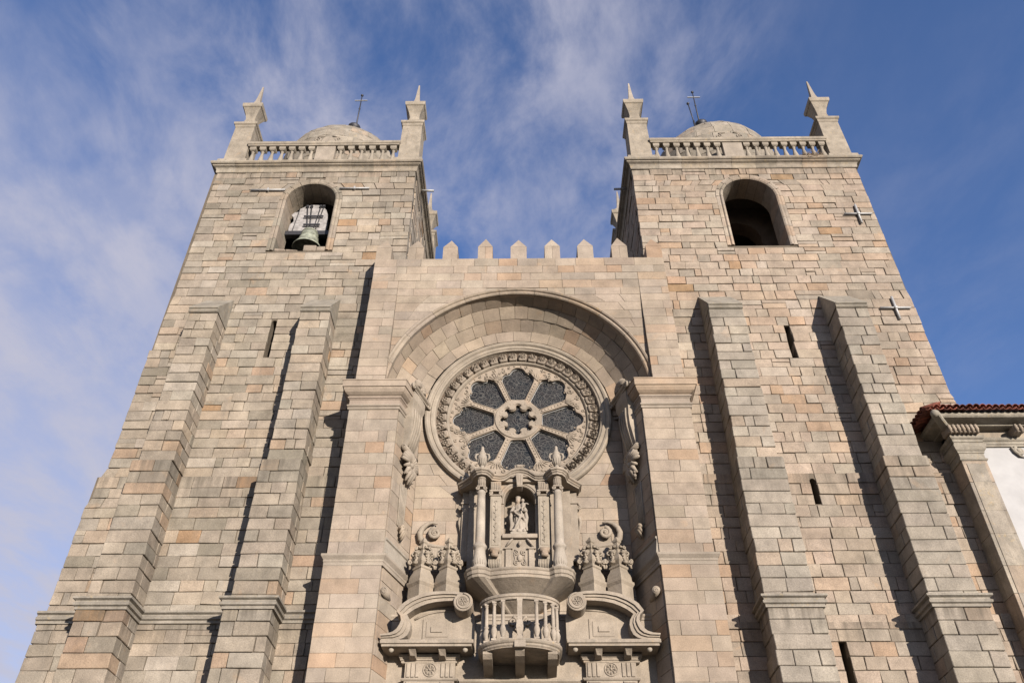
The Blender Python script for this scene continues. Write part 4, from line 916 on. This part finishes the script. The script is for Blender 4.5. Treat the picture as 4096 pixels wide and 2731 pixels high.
# entablature moulding that breaks forward over the columns and rises over the niche
ep = [(-2.0, .32), (-2.0, -.12), (-1.82, -.30), (-1.60, -.55), (-1.53, -.86), (-1.42, -1.02), (-1.27, -1.08), (-1.12, -1.03), (-1.02, -.88), (-.95, -.70), (-.72, -.64), (-.58, -.62, .03), (-.47, -.60, .11), (-.35, -.60, .20), (-.22, -.60, .25), (MX, -.60, .27)]
ep = ep+[(mir(p[0]),)+p[1:] for p in reversed(ep[:-1])]
m = MB(PC); m.sweep(ep, [(-.12, 15.31), (.0, 15.32), (.0, 15.37), (.04, 15.40), (.04, 15.43), (.09, 15.46), (.10, 15.51), (.07, 15.54), (-.14, 15.55)])
fl = [p for p in ep]; m.add([(p[0], p[1], 15.315) for p in fl], [tuple(range(len(fl)))]); m.add([(p[0], p[1], 15.54+(p[2] if len(p) > 2 else 0)) for p in fl], [tuple(range(len(fl)))])
m.box(-.9, .74, -.5, .3, 15.32, 15.55); m.prism([(-.56, 15.5), (.40, 15.5), (.2, 15.76), (MX, 15.8), (-.36, 15.76)], -.58, .1); m.build('entablature', 'carved', NI)
m = MB(PC); m.scroll((MX-.1, -.66, 15.84), (1, 0, 0), (0, 0, 1), .06, 1.2, .025, -1); m.scroll((MX+.1, -.66, 15.84), (1, 0, 0), (0, 0, 1), .06, 1.2, .025, 1); m.box(MX-.1, MX+.1, -.72, -.58, 15.79, 15.90, bev=.03); m.build('crest', 'carved', NI)
# cartouche under the niche
m = MB((.47, .40, .32)); m.box(-.62, .46, -.56, -.44, 13.40, 13.54, bev=.015); m.box(-.52, -.34, -.52, -.44, 12.4, 13.05, bev=.02); m.box(.18, .36, -.52, -.44, 12.4, 13.05, bev=.02); m.box(-.56, -.3, -.54, -.44, 13.05, 13.10, bev=.01); m.box(.14, .40, -.54, -.44, 13.05, 13.10, bev=.01)
for s in (-1, 1):
    m.scroll((MX+s*.12, -.47, 12.95), (1, 0, 0), (0, 0, 1), .09, 1.4, .024, s, 2); m.scroll((MX+s*.11, -.47, 12.62), (1, 0, 0), (0, 0, 1), .08, 1.4, .022, -s, 1); m.tube([(MX+s*.17, -.46, 12.9), (MX+s*.14, -.47, 12.75), (MX+s*.18, -.46, 12.6)], .022, 5)
    m.tube([(MX+s*.22, -.5, 13.38), (MX+s*.30, -.54, 13.28), (MX+s*.42, -.52, 13.12)], [.03, .045, .02], 6)
m.ball((MX, -.47, 12.78), .09, sy=.5, sz=1.3, n=8); m.ball((MX, -.54, 13.22), .06, sz=1.4, n=8); m.build('cartouche', 'carved', NI)

# ------------------------------------------------------------------ flanking finials and scroll gables
fn = MB((.46, .39, .305)); fn.lathe(0, 0, [(.37, 11.0), (.37, 11.88), (.39, 11.91), (.43, 11.97), (.43, 12.04), (.37, 12.07), (.37, 12.15), (.33, 12.27), (.27, 12.36), (.25, 12.43), (.29, 12.46), (.295, 12.52), (.22, 12.54), (.25, 12.58), (.31, 12.65), (.325, 12.71), (.29, 12.80), (.20, 12.88), (.13, 12.95), (.115, 13.07), (.16, 13.11), (.175, 13.16), (.11, 13.18), (.095, 13.29), (.14, 13.33), (.145, 13.38), (.10, 13.41), (.04, 13.50)], 4, 0, False)
for ax in ((1, 0), (-1, 0), (.0, -1)):
    for z, d, r, th in ((12.93, .27, .09, .036), (12.66, .36, .07, .032), (13.12, .22, .05, .024)):
        c0 = (ax[0]*d, ax[1]*d*.8-.03, z); U = Vector((ax[0], ax[1], 0)) if ax[1] == 0 else Vector((1, 0, 0))
        if ax[1]: continue
        for dy_ in (-.06, .02, .08): fn.scroll((c0[0], c0[1]+dy_, z), U, (0, 0, 1), r, 1.5, th, 1 if z != 12.66 else -1, pi/2, 6, 16)
        fn.tube([(ax[0]*.2, -.03, z+.02), (ax[0]*d, -.03, z-.1), (ax[0]*(d+.02), -.03, z-.2)], [.03, .045, .03], 6)
for sg in (-1, 1):
    d = Vector((sg*.7071, -.7071, 0)); t_ = Vector((.7071, sg*.7071, 0))
    for z, q, r, hl in ((12.93, .235, .062, .10), (12.60, .285, .052, .085), (13.14, .15, .038, .06)):
        c0 = d*q+Vector((0, 0, z)); fn.tube([c0-t_*hl, c0+t_*hl], r, 9)
        for e in (-1, 1): fn.scroll(c0+t_*hl*e*1.02, d, (0, 0, 1), r*.85, 1.3, .012, 1, 0, 4, 10)
    fn.tube([d*.17+Vector((0, 0, 12.98)), d*.26+Vector((0, 0, 12.84)), d*.22+Vector((0, 0, 12.74)), d*.285+Vector((0, 0, 12.66))], [.05, .05, .045, .04], 6)
    for k in range(5): fn.ball(tuple(d*.25+t_*RF.uniform(-.09, .09)+Vector((0, 0, RF.uniform(12.66, 12.9)))), RF.uniform(.025, .04), n=6)
FNM = fn.mesh('finial'); FNM.materials.append(M['carved'])
for x in (-3.02, -2.24, 2.08, 2.88):
    o = link('finial', FNM, F); o.location = (x, -.30, .02)
for s in (-1, 1):
    X = (lambda x: x) if s < 0 else mir
    m = MB((.46, .39, .31)); pts = [(-1.75, 13.25), (-1.95, 13.28), (-2.2, 13.42), (-2.45, 13.45), (-2.75, 13.48), (-3.05, 13.55), (-3.2, 13.72), (-3.24, 13.92), (-3.17, 14.10), (-3.02, 14.24), (-2.86, 14.30), (-2.70, 14.26)]
    m.tube([(X(x), .18, z) for x, z in pts], [.04, .05, .05, .055, .06, .08, .1, .1, .09, .07, .05, .03], 8)
    m.scroll((X(-2.76), .16, 13.92), (1, 0, 0), (0, 0, 1), .19, 1.7, .075, -s, pi*.5 if s < 0 else pi*.5); m.ball((X(-2.76), .13, 13.92), .05, n=8)
    m.prism([(X(x), z) for x, z in [(-1.72, 12.95), (-3.3, 12.95), (-3.25, 13.5), (-2.2, 13.42), (-1.75, 13.2)]], .16, .32); m.build('scroll_gable', 'carved', F)
    # jamb console with shells, laid along the splayed jamb
    p0 = Vector((xpL[1], YP, 0)); p1 = Vector((JL[0], JL[1], 0)); dU = (p1-p0).normalized(); nW = Vector((dU.y, -dU.x, 0))
    def jp(u, w, z):
        p = p0+dU*u+nW*w; return (p.x if s < 0 else -.09-p.x, p.y, z)
    def jtube(mb, pts, r, n=6): mb.tube([jp(*p) for p in pts], r, n)
    m = MB((.45, .385, .305))
    prof = [(0, 18.62), (.30, 18.64), (.30, 18.70), (.36, 18.74), (.38, 18.80), (.34, 18.83), (0, 18.84)]
    v = [jp(u, w+.03, z) for u in (.30, 1.62) for w, z in prof]; k_ = len(prof); m.add(v, [tuple(range(k_)), tuple(range(2*k_-1, k_-1, -1))]+[(i, i+1, k_+i+1, k_+i) for i in range(k_-1)])
    for u in (.32, 1.60):
        for w in (.1, .22, .34): m.scroll(jp(u, w, 18.72), dU if s < 0 else Vector((-dU.x, dU.y, 0)), (0, 0, 1), .11, 1.4, .05, 1 if u < 1 else -1, pi/2)
    # console body: S-curve, wider above
    sc = [(18.62, .30), (18.3, .30), (18.05, .24), (17.7, .26), (17.3, .24), (16.95, .17), (16.6, .10), (16.4, .05)]
    v = []
    for z, w in sc:
        hw = .46 if z > 18.2 else .40-.02*(18-z)
        v += [jp(.92-hw, 0, z), jp(.92-hw, w, z), jp(.92-hw*.35, w+.03, z), jp(.92+hw*.35, w+.03, z), jp(.92+hw, w, z), jp(.92+hw, 0, z)]
    m.add(v, [(i*6+j, i*6+j+1, (i+1)*6+j+1, (i+1)*6+j) for i in range(len(sc)-1) for j in range(5)])
    for du in (-.25, -.08, .08, .25): jtube(m, [(.92+du, .28, 18.0), (.92+du, .30, 17.7), (.92+du*.9, .27, 17.3), (.92+du*.8, .19, 16.95), (.92+du*.8, .12, 16.6)], .035)
    m.build('jamb_console', 'carved', F)
    m = MB((.46, .39, .31)); jtube(m, [(.42, .10, 16.42), (.92, .12, 16.42), (1.40, .10, 16.42)], [.10, .095, .10], 12); m.scroll(jp(.415, .10, 16.42), nW if s < 0 else Vector((-nW.x, nW.y, 0)), (0, 0, 1), .07, 1.4, .016); m.build('console_roll', 'carved', F)
    def shell(cz, uc, r, w0, up, nr=11):
        q = MB((.46, .39, .31))
        for i in range(nr):
            a = pi*(.02+.96*i/(nr-1)); L_ = r*(1.0-.10*abs(cos(a)))
            e = (uc+L_*cos(a)*1.25, w0+.02, cz+up*L_*sin(a)); mid = (uc+L_*.6*cos(a)*1.25, w0+.16, cz+up*L_*.6*sin(a))
            jtube(q, [(uc, w0+.05, cz), mid, (e[0], w0+.06, e[2]), e], [.03, r*.13, r*.13, r*.05], 6)
        q.ball(jp(uc, w0+.10, cz), r*.22, n=8); return q
    shell(18.90, .85, .36, .24, 1).build('shell', 'carved', F)
    q = shell(15.92, .90, .50, .10, 1, 11)
    for i in range(7): a = pi+pi*(i+.5)/7; jtube(q, [(.90, .16, 15.92), (.90+.30*cos(a), .24, 15.92+.36*sin(a)), (.90+.36*cos(a), .12, 15.92+.66*sin(a))], [.06, .09, .035], 6)
    for i in range(8): q.ball(jp(.90+RF.uniform(-.26, .26), .18, 15.62+RF.uniform(-.25, .12)), RF.uniform(.045, .07), n=6)
    q.build('shell', 'carved', F)
    q = MB((.455, .39, .31))
    for du in (-.21, -.10, 0, .10, .21): jtube(q, [(.88+du, .02, 15.2), (.88+du*.85, .02, 13.75)], .035, 5)
    q.build('fluting', 'carved', F)
    q = MB((.46, .38, .29))
    for i in range(7): a = pi+pi*(i+.5)/7; jtube(q, [(.86, .10, 13.74), (.86+.15*cos(a), .19, 13.74+.20*sin(a)), (.86+.17*cos(a), .10, 13.74+.42*sin(a))], [.05, .07, .025], 6)
    q.ball(jp(.86, .10, 13.70), .13, n=8); q.build('leaf_drop', 'carved', F)

# ------------------------------------------------------------------ statue in the niche
def remeshed(mb, name, voxel, mat, parent=None):
    me = mb.mesh(name); ob = link(name, me); md = ob.modifiers.new('r', 'REMESH'); md.mode = 'VOXEL'; md.voxel_size = voxel; md.use_smooth_shade = True
    sm = ob.modifiers.new('s', 'SMOOTH'); sm.factor = .4; sm.iterations = 2
    dg = bpy.context.evaluated_depsgraph_get(); m2 = bpy.data.meshes.new_from_object(ob.evaluated_get(dg)); bpy.data.objects.remove(ob)
    for a in list(m2.attributes):
        if a.name == 'Col': m2.attributes.remove(a)
    a = m2.attributes.new('Col', 'FLOAT_COLOR', 'POINT'); a.data.foreach_set('color', [x for _ in m2.vertices for x in (mb.col[0]*ALB, mb.col[1]*ALB, mb.col[2]*ALB, 1.0)])
    m2.materials.clear(); m2.materials.append(M[mat]); m2.name = name; return link(name, m2, parent)
ST = thing('statue', 'carved stone figure of a crowned woman holding a child, standing in the niche', 'statue')
sx_, sy_, sz_ = -.11, -.26, 13.64
b = MB((.50, .435, .36)); n = 40; pr = [(.215, 0), (.215, .05), (.195, .2), (.185, .4), (.175, .55), (.15, .72), (.155, .82), (.17, .92), (.15, 1.0), (.07, 1.045), (.055, 1.08)]
v = []
for i, (r, z) in enumerate(pr):
    for k in range(n):
        a = 2*pi*k/n; fold = 1+(.13 if z < .75 else .04)*sin(9*a+5*z)*(1 if z < 1 else 0)+(.06*sin(4*a-7*z) if z < .8 else 0)
        lean_ = .03*sin(z*2.4)
        v.append((sx_+lean_+r*fold*cos(a)*1.0, sy_+r*fold*sin(a)*.8, sz_+z))
b.add(v, [(i*n+k, i*n+(k+1) % n, (i+1)*n+(k+1) % n, (i+1)*n+k) for i in range(len(pr)-1) for k in range(n)]+[tuple(range(n)), tuple((len(pr)-1)*n+k for k in range(n))])
hx = sx_-.02
b.ball((hx, sy_-.02, sz_+1.16), .082, sz=1.25, n=14); b.ball((hx, sy_-.095, sz_+1.15), .018, n=6); b.lathe(hx, sy_, [(.085, sz_+1.22), (.075, sz_+1.25), (.095, sz_+1.30), (.03, sz_+1.31)], 12)
b.ball((hx, sy_+.04, sz_+1.12), .10, sz=1.4, n=12)
b.tube([(sx_-.15, sy_-.02, sz_+.95), (sx_-.235, sy_-.06, sz_+.74), (sx_-.12, sy_-.19, sz_+.70), (sx_-.0, sy_-.20, sz_+.76)], [.06, .055, .045, .035], 10)
b.tube([(sx_+.15, sy_-.02, sz_+.95), (sx_+.23, sy_-.08, sz_+.78), (sx_+.16, sy_-.18, sz_+.74)], [.06, .055, .045], 10)
b.ball((sx_+.13, sy_-.13, sz_+1.12), .058, sz=1.15, n=10); b.ball((sx_+.14, sy_-.12, sz_+.95), .08, sz=1.3, n=10)
b.tube([(sx_+.17, sy_-.14, sz_+1.0), (sx_+.26, sy_-.16, sz_+1.0), (sx_+.31, sy_-.17, sz_+.96)], [.03, .027, .022], 8); b.tube([(sx_+.13, sy_-.15, sz_+.86), (sx_+.10, sy_-.24, sz_+.80), (sx_+.12, sy_-.26, sz_+.68)], [.04, .035, .025], 8)
for s in (-1, 1):      # cloak falling from the arms
    b.tube([(sx_+s*.21, sy_-.05, sz_+.80), (sx_+s*.25, sy_-.07, sz_+.55), (sx_+s*.22, sy_-.06, sz_+.30), (sx_+s*.26, sy_-.04, sz_+.12)], [.05, .06, .055, .03], 8)
b.tube([(sx_+.10, sy_-.16, sz_+.66), (sx_+.02, sy_-.18, sz_+.45), (sx_-.08, sy_-.18, sz_+.22), (sx_-.14, sy_-.16, sz_+.05)], [.04, .045, .045, .03], 8)
b.tube([(sx_-.10, sy_-.17, sz_+.66), (sx_+.0, sy_-.19, sz_+.58), (sx_+.14, sy_-.15, sz_+.52), (sx_+.24, sy_-.08, sz_+.34)], [.03, .04, .04, .03], 8)
for x in (-.17, .0, .17): b.ball((sx_+x, sy_-.15, sz_+.06), .068, n=10)
remeshed(b, 'figure', .012, 'carved', ST)
m = MB((.48, .42, .34)); m.box(sx_-.26, sx_+.26, sy_-.22, sy_+.16, 13.542, 13.645, bev=.012); m.build('plinth', 'carved', ST)

# ------------------------------------------------------------------ bell
BE = thing('church_bell', 'green bronze bell hanging from a pale wooden headstock in the left belfry', 'bell')
bx, by_ = -9.08, .72
m = MB((.3, .33, .25)); m.lathe(bx, by_, [(.50, 27.60), (.56, 27.45), (.62, 27.40), (.625, 27.43), (.58, 27.53), (.50, 27.66), (.44, 27.83), (.40, 28.0), (.37, 28.2), (.35, 28.36), (.32, 28.44), (.25, 28.49), (.12, 28.53)], 32)
for z, r in ((27.70, .49), (28.32, .362), (28.05, .398)): m.tube([(bx+r*cos(2*pi*i/32), by_+r*sin(2*pi*i/32), z) for i in range(33)], .012, 4)
m.tube([(bx-.14, by_, 28.5), (bx-.10, by_, 28.66), (bx+.10, by_, 28.66), (bx+.14, by_, 28.5)], .035, 8); m.tube([(bx, by_-.14, 28.5), (bx, by_-.05, 28.68), (bx, by_+.12, 28.5)], .035, 8); m.build('bell_body', 'bronze', BE)
m = MB(); m.tube([(bx, by_, 28.3), (bx, by_, 27.5)], .03, 8); m.ball((bx, by_, 27.45), .09, n=10); m.build('clapper', 'iron', BE)
m = MB(); m.prism([(-10.10, 28.62), (-8.45, 28.62), (-8.47, 29.3), (-8.52, 29.7), (-8.62, 30.0), (-8.83, 30.26), (-9.05, 30.33), (-9.3, 30.33), (-9.55, 30.25), (-9.8, 30.08), (-9.85, 29.88), (-10.0, 29.85), (-10.12, 29.68), (-10.0, 29.5), (-9.96, 29.25), (-10.1, 29.05)], .80, 1.0); m.build('headstock', 'oldwood', BE)
m = MB(); m.box(-10.2, -8.06, .74, 1.02, 28.36, 28.60, bev=.01); m.build('axle_beam', 'iron', BE)
for xt, xb_ in ((-9.47, -9.24), (-9.29, -9.13), (-8.88, -9.0), (-8.74, -8.91)):
    m = MB(); m.tube([(xt, .745, 30.15), (xb_, .735, 28.52)], .024, 6); m.box(xt-.055, xt+.055, .70, .80, 30.12, 30.24, bev=.01); m.build('strap', 'iron', BE)
for z, a_, b2 in ((29.48, -9.52, -8.66), (28.94, -9.46, -8.74)):
    m = MB(); m.box(a_, b2, .675, .725, z-.045, z+.045, bev=.008); m.build('crossbar', 'iron', BE)
m = MB(); m.tube([(-9.80, .78, 30.05), (-9.93, .77, 28.4)], .018, 6); m.build('stay_rod', 'iron', BE)
for q0, q1, zt in ((-8.98, -8.45, 26.93), (-8.44, -8.07, 26.86), (-10.18, -9.7, 26.74), (-9.69, -9.2, 26.70)):
    m = MB((.40, .33, .26)); m.hexa([[[(x, y, z if z < 26.65 else zt+R.uniform(-.05, .05)) for z in (26.6, 26.9)] for y in (.02, .5)] for x in (q0, q1)], .03); m.build('sill_stone', 'tower', LT)

# ------------------------------------------------------------------ ironwork on the towers
for nm, lb, x, z in (('wall_anchor', 'pale metal anchor cross high beside the empty belfry opening', 14.28, 28.48), ('wall_anchor', 'pale metal anchor cross near the right edge, level with the buttress tops', 14.30, 23.13)):
    t = thing(nm, lb, 'anchor', group='metal wall anchor crosses')
    m = MB(); m.tube([(x-.58, -.07, z), (x+.58, -.07, z)], .045, 8, smooth=True); m.build('bar', 'galv', t)
    m = MB(); m.tube([(x, -.075, z-.58), (x, -.075, z+.56)], .05, 8); m.build('bar', 'galv', t)
    m = MB(); m.ball((x, -.11, z), .085, sy=.6, n=10); m.tube([(x, 0.1, z), (x, -.15, z)], .035, 8); m.build('boss', 'galv', t)
for lb, x0, x1, z in (('steel tie bar left of the belfry arch with the bell', -11.84, -10.34, 30.36), ('steel tie bar right of the belfry arch with the bell', -7.94, -6.63, 30.42)):
    t = thing('tie_bar', lb, 'tie bar', group='tie bars beside the belfry arch')
    m = MB(); m.tube([(x0, -.07, z), (x1, -.07, z)], .042, 8); m.build('rod', 'galv', t)
    xm = (x0+x1)/2; m = MB(); m.box(xm-.035, xm+.035, -.13, .05, z-.08, z+.09, bev=.01); m.build('clamp', 'galv', t)
for lb, x, y in (('thin iron cross on the lantern of the left tower dome', -9.08, 4.0), ('thin iron cross on the lantern of the right tower dome', 9.95, 4.0)):
    t = thing('iron_cross', lb, 'cross', group='iron crosses on the domes')
    m = MB(); m.tube([(x, y, 40.2), (x, y, 42.3), (x, y, 43.5)], [.045, .035, .03], 8); m.ball((x, y, 43.55), .085, n=8); m.ball((x, y, 42.25), .06, n=8); m.build('shaft', 'iron', t)
    m = MB(); m.box(x-.36, x+.36, y-.025, y+.025, 43.02, 43.07); m.build('arm', 'galv', t)
t = thing('lightning_rod', 'short dark rod with a ball tip beside the right dome lantern', 'rod'); m = MB(); m.tube([(9.55, 3.7, 40.3), (9.45, 3.7, 42.0)], .03, 6); m.ball((9.45, 3.7, 42.0), .09, n=8); m.tube([(9.55, 3.7, 38.3), (9.55, 3.7, 40.4)], .05, 6); m.build('shaft', 'iron', t)
for T_, x_, d_ in ((LT, -4.55, 1), (RT, 4.9, -1)):
    m = MB(); m.tube([(x_, 1.3, 31.86), (x_+d_*.56, 1.3, 31.84)], .055, 8); m.build('waterspout', 'galv', T_)
# nest of twigs on the right cornice
RN = random.Random(3); m = MB()
for i in range(150):
    a = RN.uniform(0, 2*pi); rr = RN.uniform(.2, 1); c0 = Vector((13.15+cos(a)*.52*rr, -.12+sin(a)*.20*rr, 32.17+RN.uniform(0, .16)-(.12 if sin(a)*rr < -.55 else 0))); t_ = Vector((-sin(a)+RN.uniform(-.5, .5), cos(a)*.5+RN.uniform(-.4, .4), RN.uniform(-.35, .3))).normalized()*RN.uniform(.12, .34)
    m.tube([c0-t_, c0+Vector((0, 0, RN.uniform(-.02, .04))), c0+t_], RN.uniform(.006, .013), 4)
tag(m.build('bird_nest', 'twig'), 'untidy twig nest on the cornice ledge of the right tower', 'nest')

# ------------------------------------------------------------------ neighbouring building at the right
AN = thing('side_building', 'white walled building with stone pilaster and red tile eaves beside the right tower', 'building')
PX0, PX1, PY = 14.08, 14.88, -.75
m = MB(); m.box(PX1, 27, -.60, 8, 0, 16.56); m.build('wall', 'limewash', AN)
AS = (.40, .36, .295)
zz = course_lines(6, 15.92, .75, 1.05)
for z0, z1 in zip(zz, zz[1:]):
    m = MB(pick(PAL_B)); m.box(PX0, PX1, PY, .1, z0+.004, z1-.004, bev=.008); m.build('pilaster_stone', 'weathered', AN)
m = MB(AS); m.box(PX0+.01, PX1-.01, PY+.02, .1, 0, 6.0)
m.build('pilaster_base', 'weathered', AN)
for z0, z1 in zip(zz, zz[1:]):
    m = MB(pick(PAL_B)); m.box(PX0+.12, PX1-.12, PY-.02, PY+.01, z0+(.002 if z0 > 6 else 0), z1-.002 if z1 < 15.8 else 15.8); m.build('pilaster_panel', 'weathered', AN)
path = [(PX0, .05), (PX0, PY), (PX1, PY), (PX1, -.58)]
m = MB(AS); m.sweep(path, [(-.05, 15.90), (.03, 15.92), (.05, 15.96), (.03, 16.0), (.0, 16.01), (.0, 16.18), (.03, 16.20), (.03, 16.24), (.08, 16.30), (.12, 16.40), (.13, 16.46), (.06, 16.48), (-.05, 16.48)]); m.box(PX0+.02, PX1-.02, PY+.03, .05, 15.9, 16.5); m.build('capital', 'weathered', AN)
path = [(PX0-.02, .05), (PX0-.02, PY-.02), (PX1+.02, PY-.02), (PX1+.02, -.62), (27, -.62)]
m = MB(AS); m.sweep(path, [(-.05, 16.49), (.04, 16.50), (.04, 16.56), (.07, 16.58), (.07, 16.66), (.12, 16.70), (.14, 16.76), (.14, 16.79), (-.05, 16.80)]); m.build('architrave', 'weathered', AN)
m = MB((.44, .37, .29)); m.box(PX0+.03, 27, -.64, 8, 16.56, 17.20); m.box(PX0+.03, PX1, PY+.01, .05, 16.80, 17.20); m.build('frieze', 'weathered', AN)
path = [(PX0-.1, .05), (PX0-.1, -.85), (27, -.85)]
m = MB(AS); m.sweep(path, [(-.2, 17.10), (.10, 17.12), (.12, 17.16), (.30, 17.20), (.45, 17.22), (.50, 17.27), (.52, 17.33), (.52, 17.36), (-.2, 17.38)]); m.build('eaves_cornice', 'weathered', AN)
def gadroon(x0, x1, y0, z0):
    q = MB((.45, .37, .29)); q.box(x0, x1, y0+.06, -.6, z0, z0+.26, bev=.02); k = max(2, int((x1-x0)/.13))
    for i in range(k): xx = x0+(x1-x0)*(i+.5)/k; q.tube([(xx+.02, y0+.14, z0-.02), (xx-.01, y0+.02, z0+.08), (xx-.03, y0+.03, z0+.24)], [.04, .06, .05], 6)
    return q.build('eaves_corbel', 'weathered', AN)
gadroon(13.85, 14.86, -1.12, 16.82); gadroon(16.0, 16.30, -1.12, 16.82); gadroon(17.6, 17.9, -1.12, 16.82)
m = MB(AS); a_ = Vector((14.05, -.72)); b2 = Vector((13.36, -1.50)); dd = (b2-a_).normalized(); nn = Vector((-dd.y, dd.x))*.13
m.hexa([[[(*(p+nn*sg), z) for z in ((16.95, 17.34) if p is a_ else (17.14, 17.36))] for p in (a_, b2)] for sg in (-1, 1)], .04); m.ball((b2.x, b2.y, 17.24), .13, n=10); m.build('corner_beam', 'weathered', AN)
m = MB(AS); m.scroll((16.12, -.66, 16.33), (1, 0, 0), (0, 0, 1), .16, 1.4, .06, 1, 2); m.ball((16.12, -.66, 16.33), .09, sy=.6, n=8); m.tube([(15.92, -.64, 16.48), (15.97, -.66, 16.30), (16.08, -.66, 16.14), (16.25, -.65, 16.10)], [.05, .05, .04, .02], 6); m.build('wall_bracket', 'weathered', AN)
# clay tiles along the eaves
def tile_mesh(up):
    q = MB(); n = 9; v = []; L_ = .62
    for yy, r in ((0, .112), (L_, .098)):
        for th in (r, r-.018):
            for i in range(n): a = pi*i/(n-1); v.append((th*cos(a), yy, up*(th*sin(a)*(1.0 if up > 0 else .75))))
    f = [(i, i+1, 2*n+i+1, 2*n+i) for i in range(n-1)]+[(n+i, 3*n+i, 3*n+i+1, n+i+1) for i in range(n-1)]+[(i, n+i, n+i+1, i+1) for i in range(n-1)]+[(0, 2*n, 3*n, n), (n-1, 2*n-1, 4*n-1, 3*n-1)]
    q.add(v, f, None, True); me = q.mesh('roof_tile'); me.materials.append(M['tile']); return me
TU, TD = tile_mesh(1), tile_mesh(-1)
sl = math.atan(.36)
for r_ in range(3):
    for i in range(26):
        x = 13.16+i*.213
        y0 = -1.56+r_*.5*cos(sl); z0 = 17.44+r_*.5*sin(sl)+r_*.012
        if x < 13.16+(y0+1.56)*.95-.05: continue
        for me, dx_, dz_ in ((TU, .1065, .0), (TD, 0, -.002)):
            o = link('roof_tile', me, AN); o.location = (x+dx_, y0+R.uniform(-.02, .02), z0+dz_); o.rotation_euler = (sl+R.uniform(-.02, .02), R.uniform(-.03, .03), R.uniform(-.02, .02))
    for i in range(8):
        y = -1.50+i*.213; x0 = 13.06+r_*.5*cos(sl); z0 = 17.44+r_*.5*sin(sl)+r_*.012
        if y < -1.5+(x0-13.06)*.95-.05: continue
        for me, dy_, dz_ in ((TU, .1065, 0), (TD, 0, -.002)):
            o = link('roof_tile', me, AN); o.location = (x0+R.uniform(-.02, .02), y+dy_, z0+dz_); o.rotation_euler = (sl, 0, -pi/2+R.uniform(-.02, .02))
m = MB(); z_ = 17.41; m.add([(13.15, -1.45, z_), (28, -1.45, z_), (28, 4.2, z_+2.03), (18.8, 4.2, z_+2.03), (13.15, 1.0, z_)], [(0, 1, 2, 3), (0, 3, 4)]); m.build('roof', 'tile', AN)
m = MB(AS); m.box(13.98, 26.9, -1.2, 7.9, 17.36, 17.405); m.build('eaves_board', 'weathered', AN)
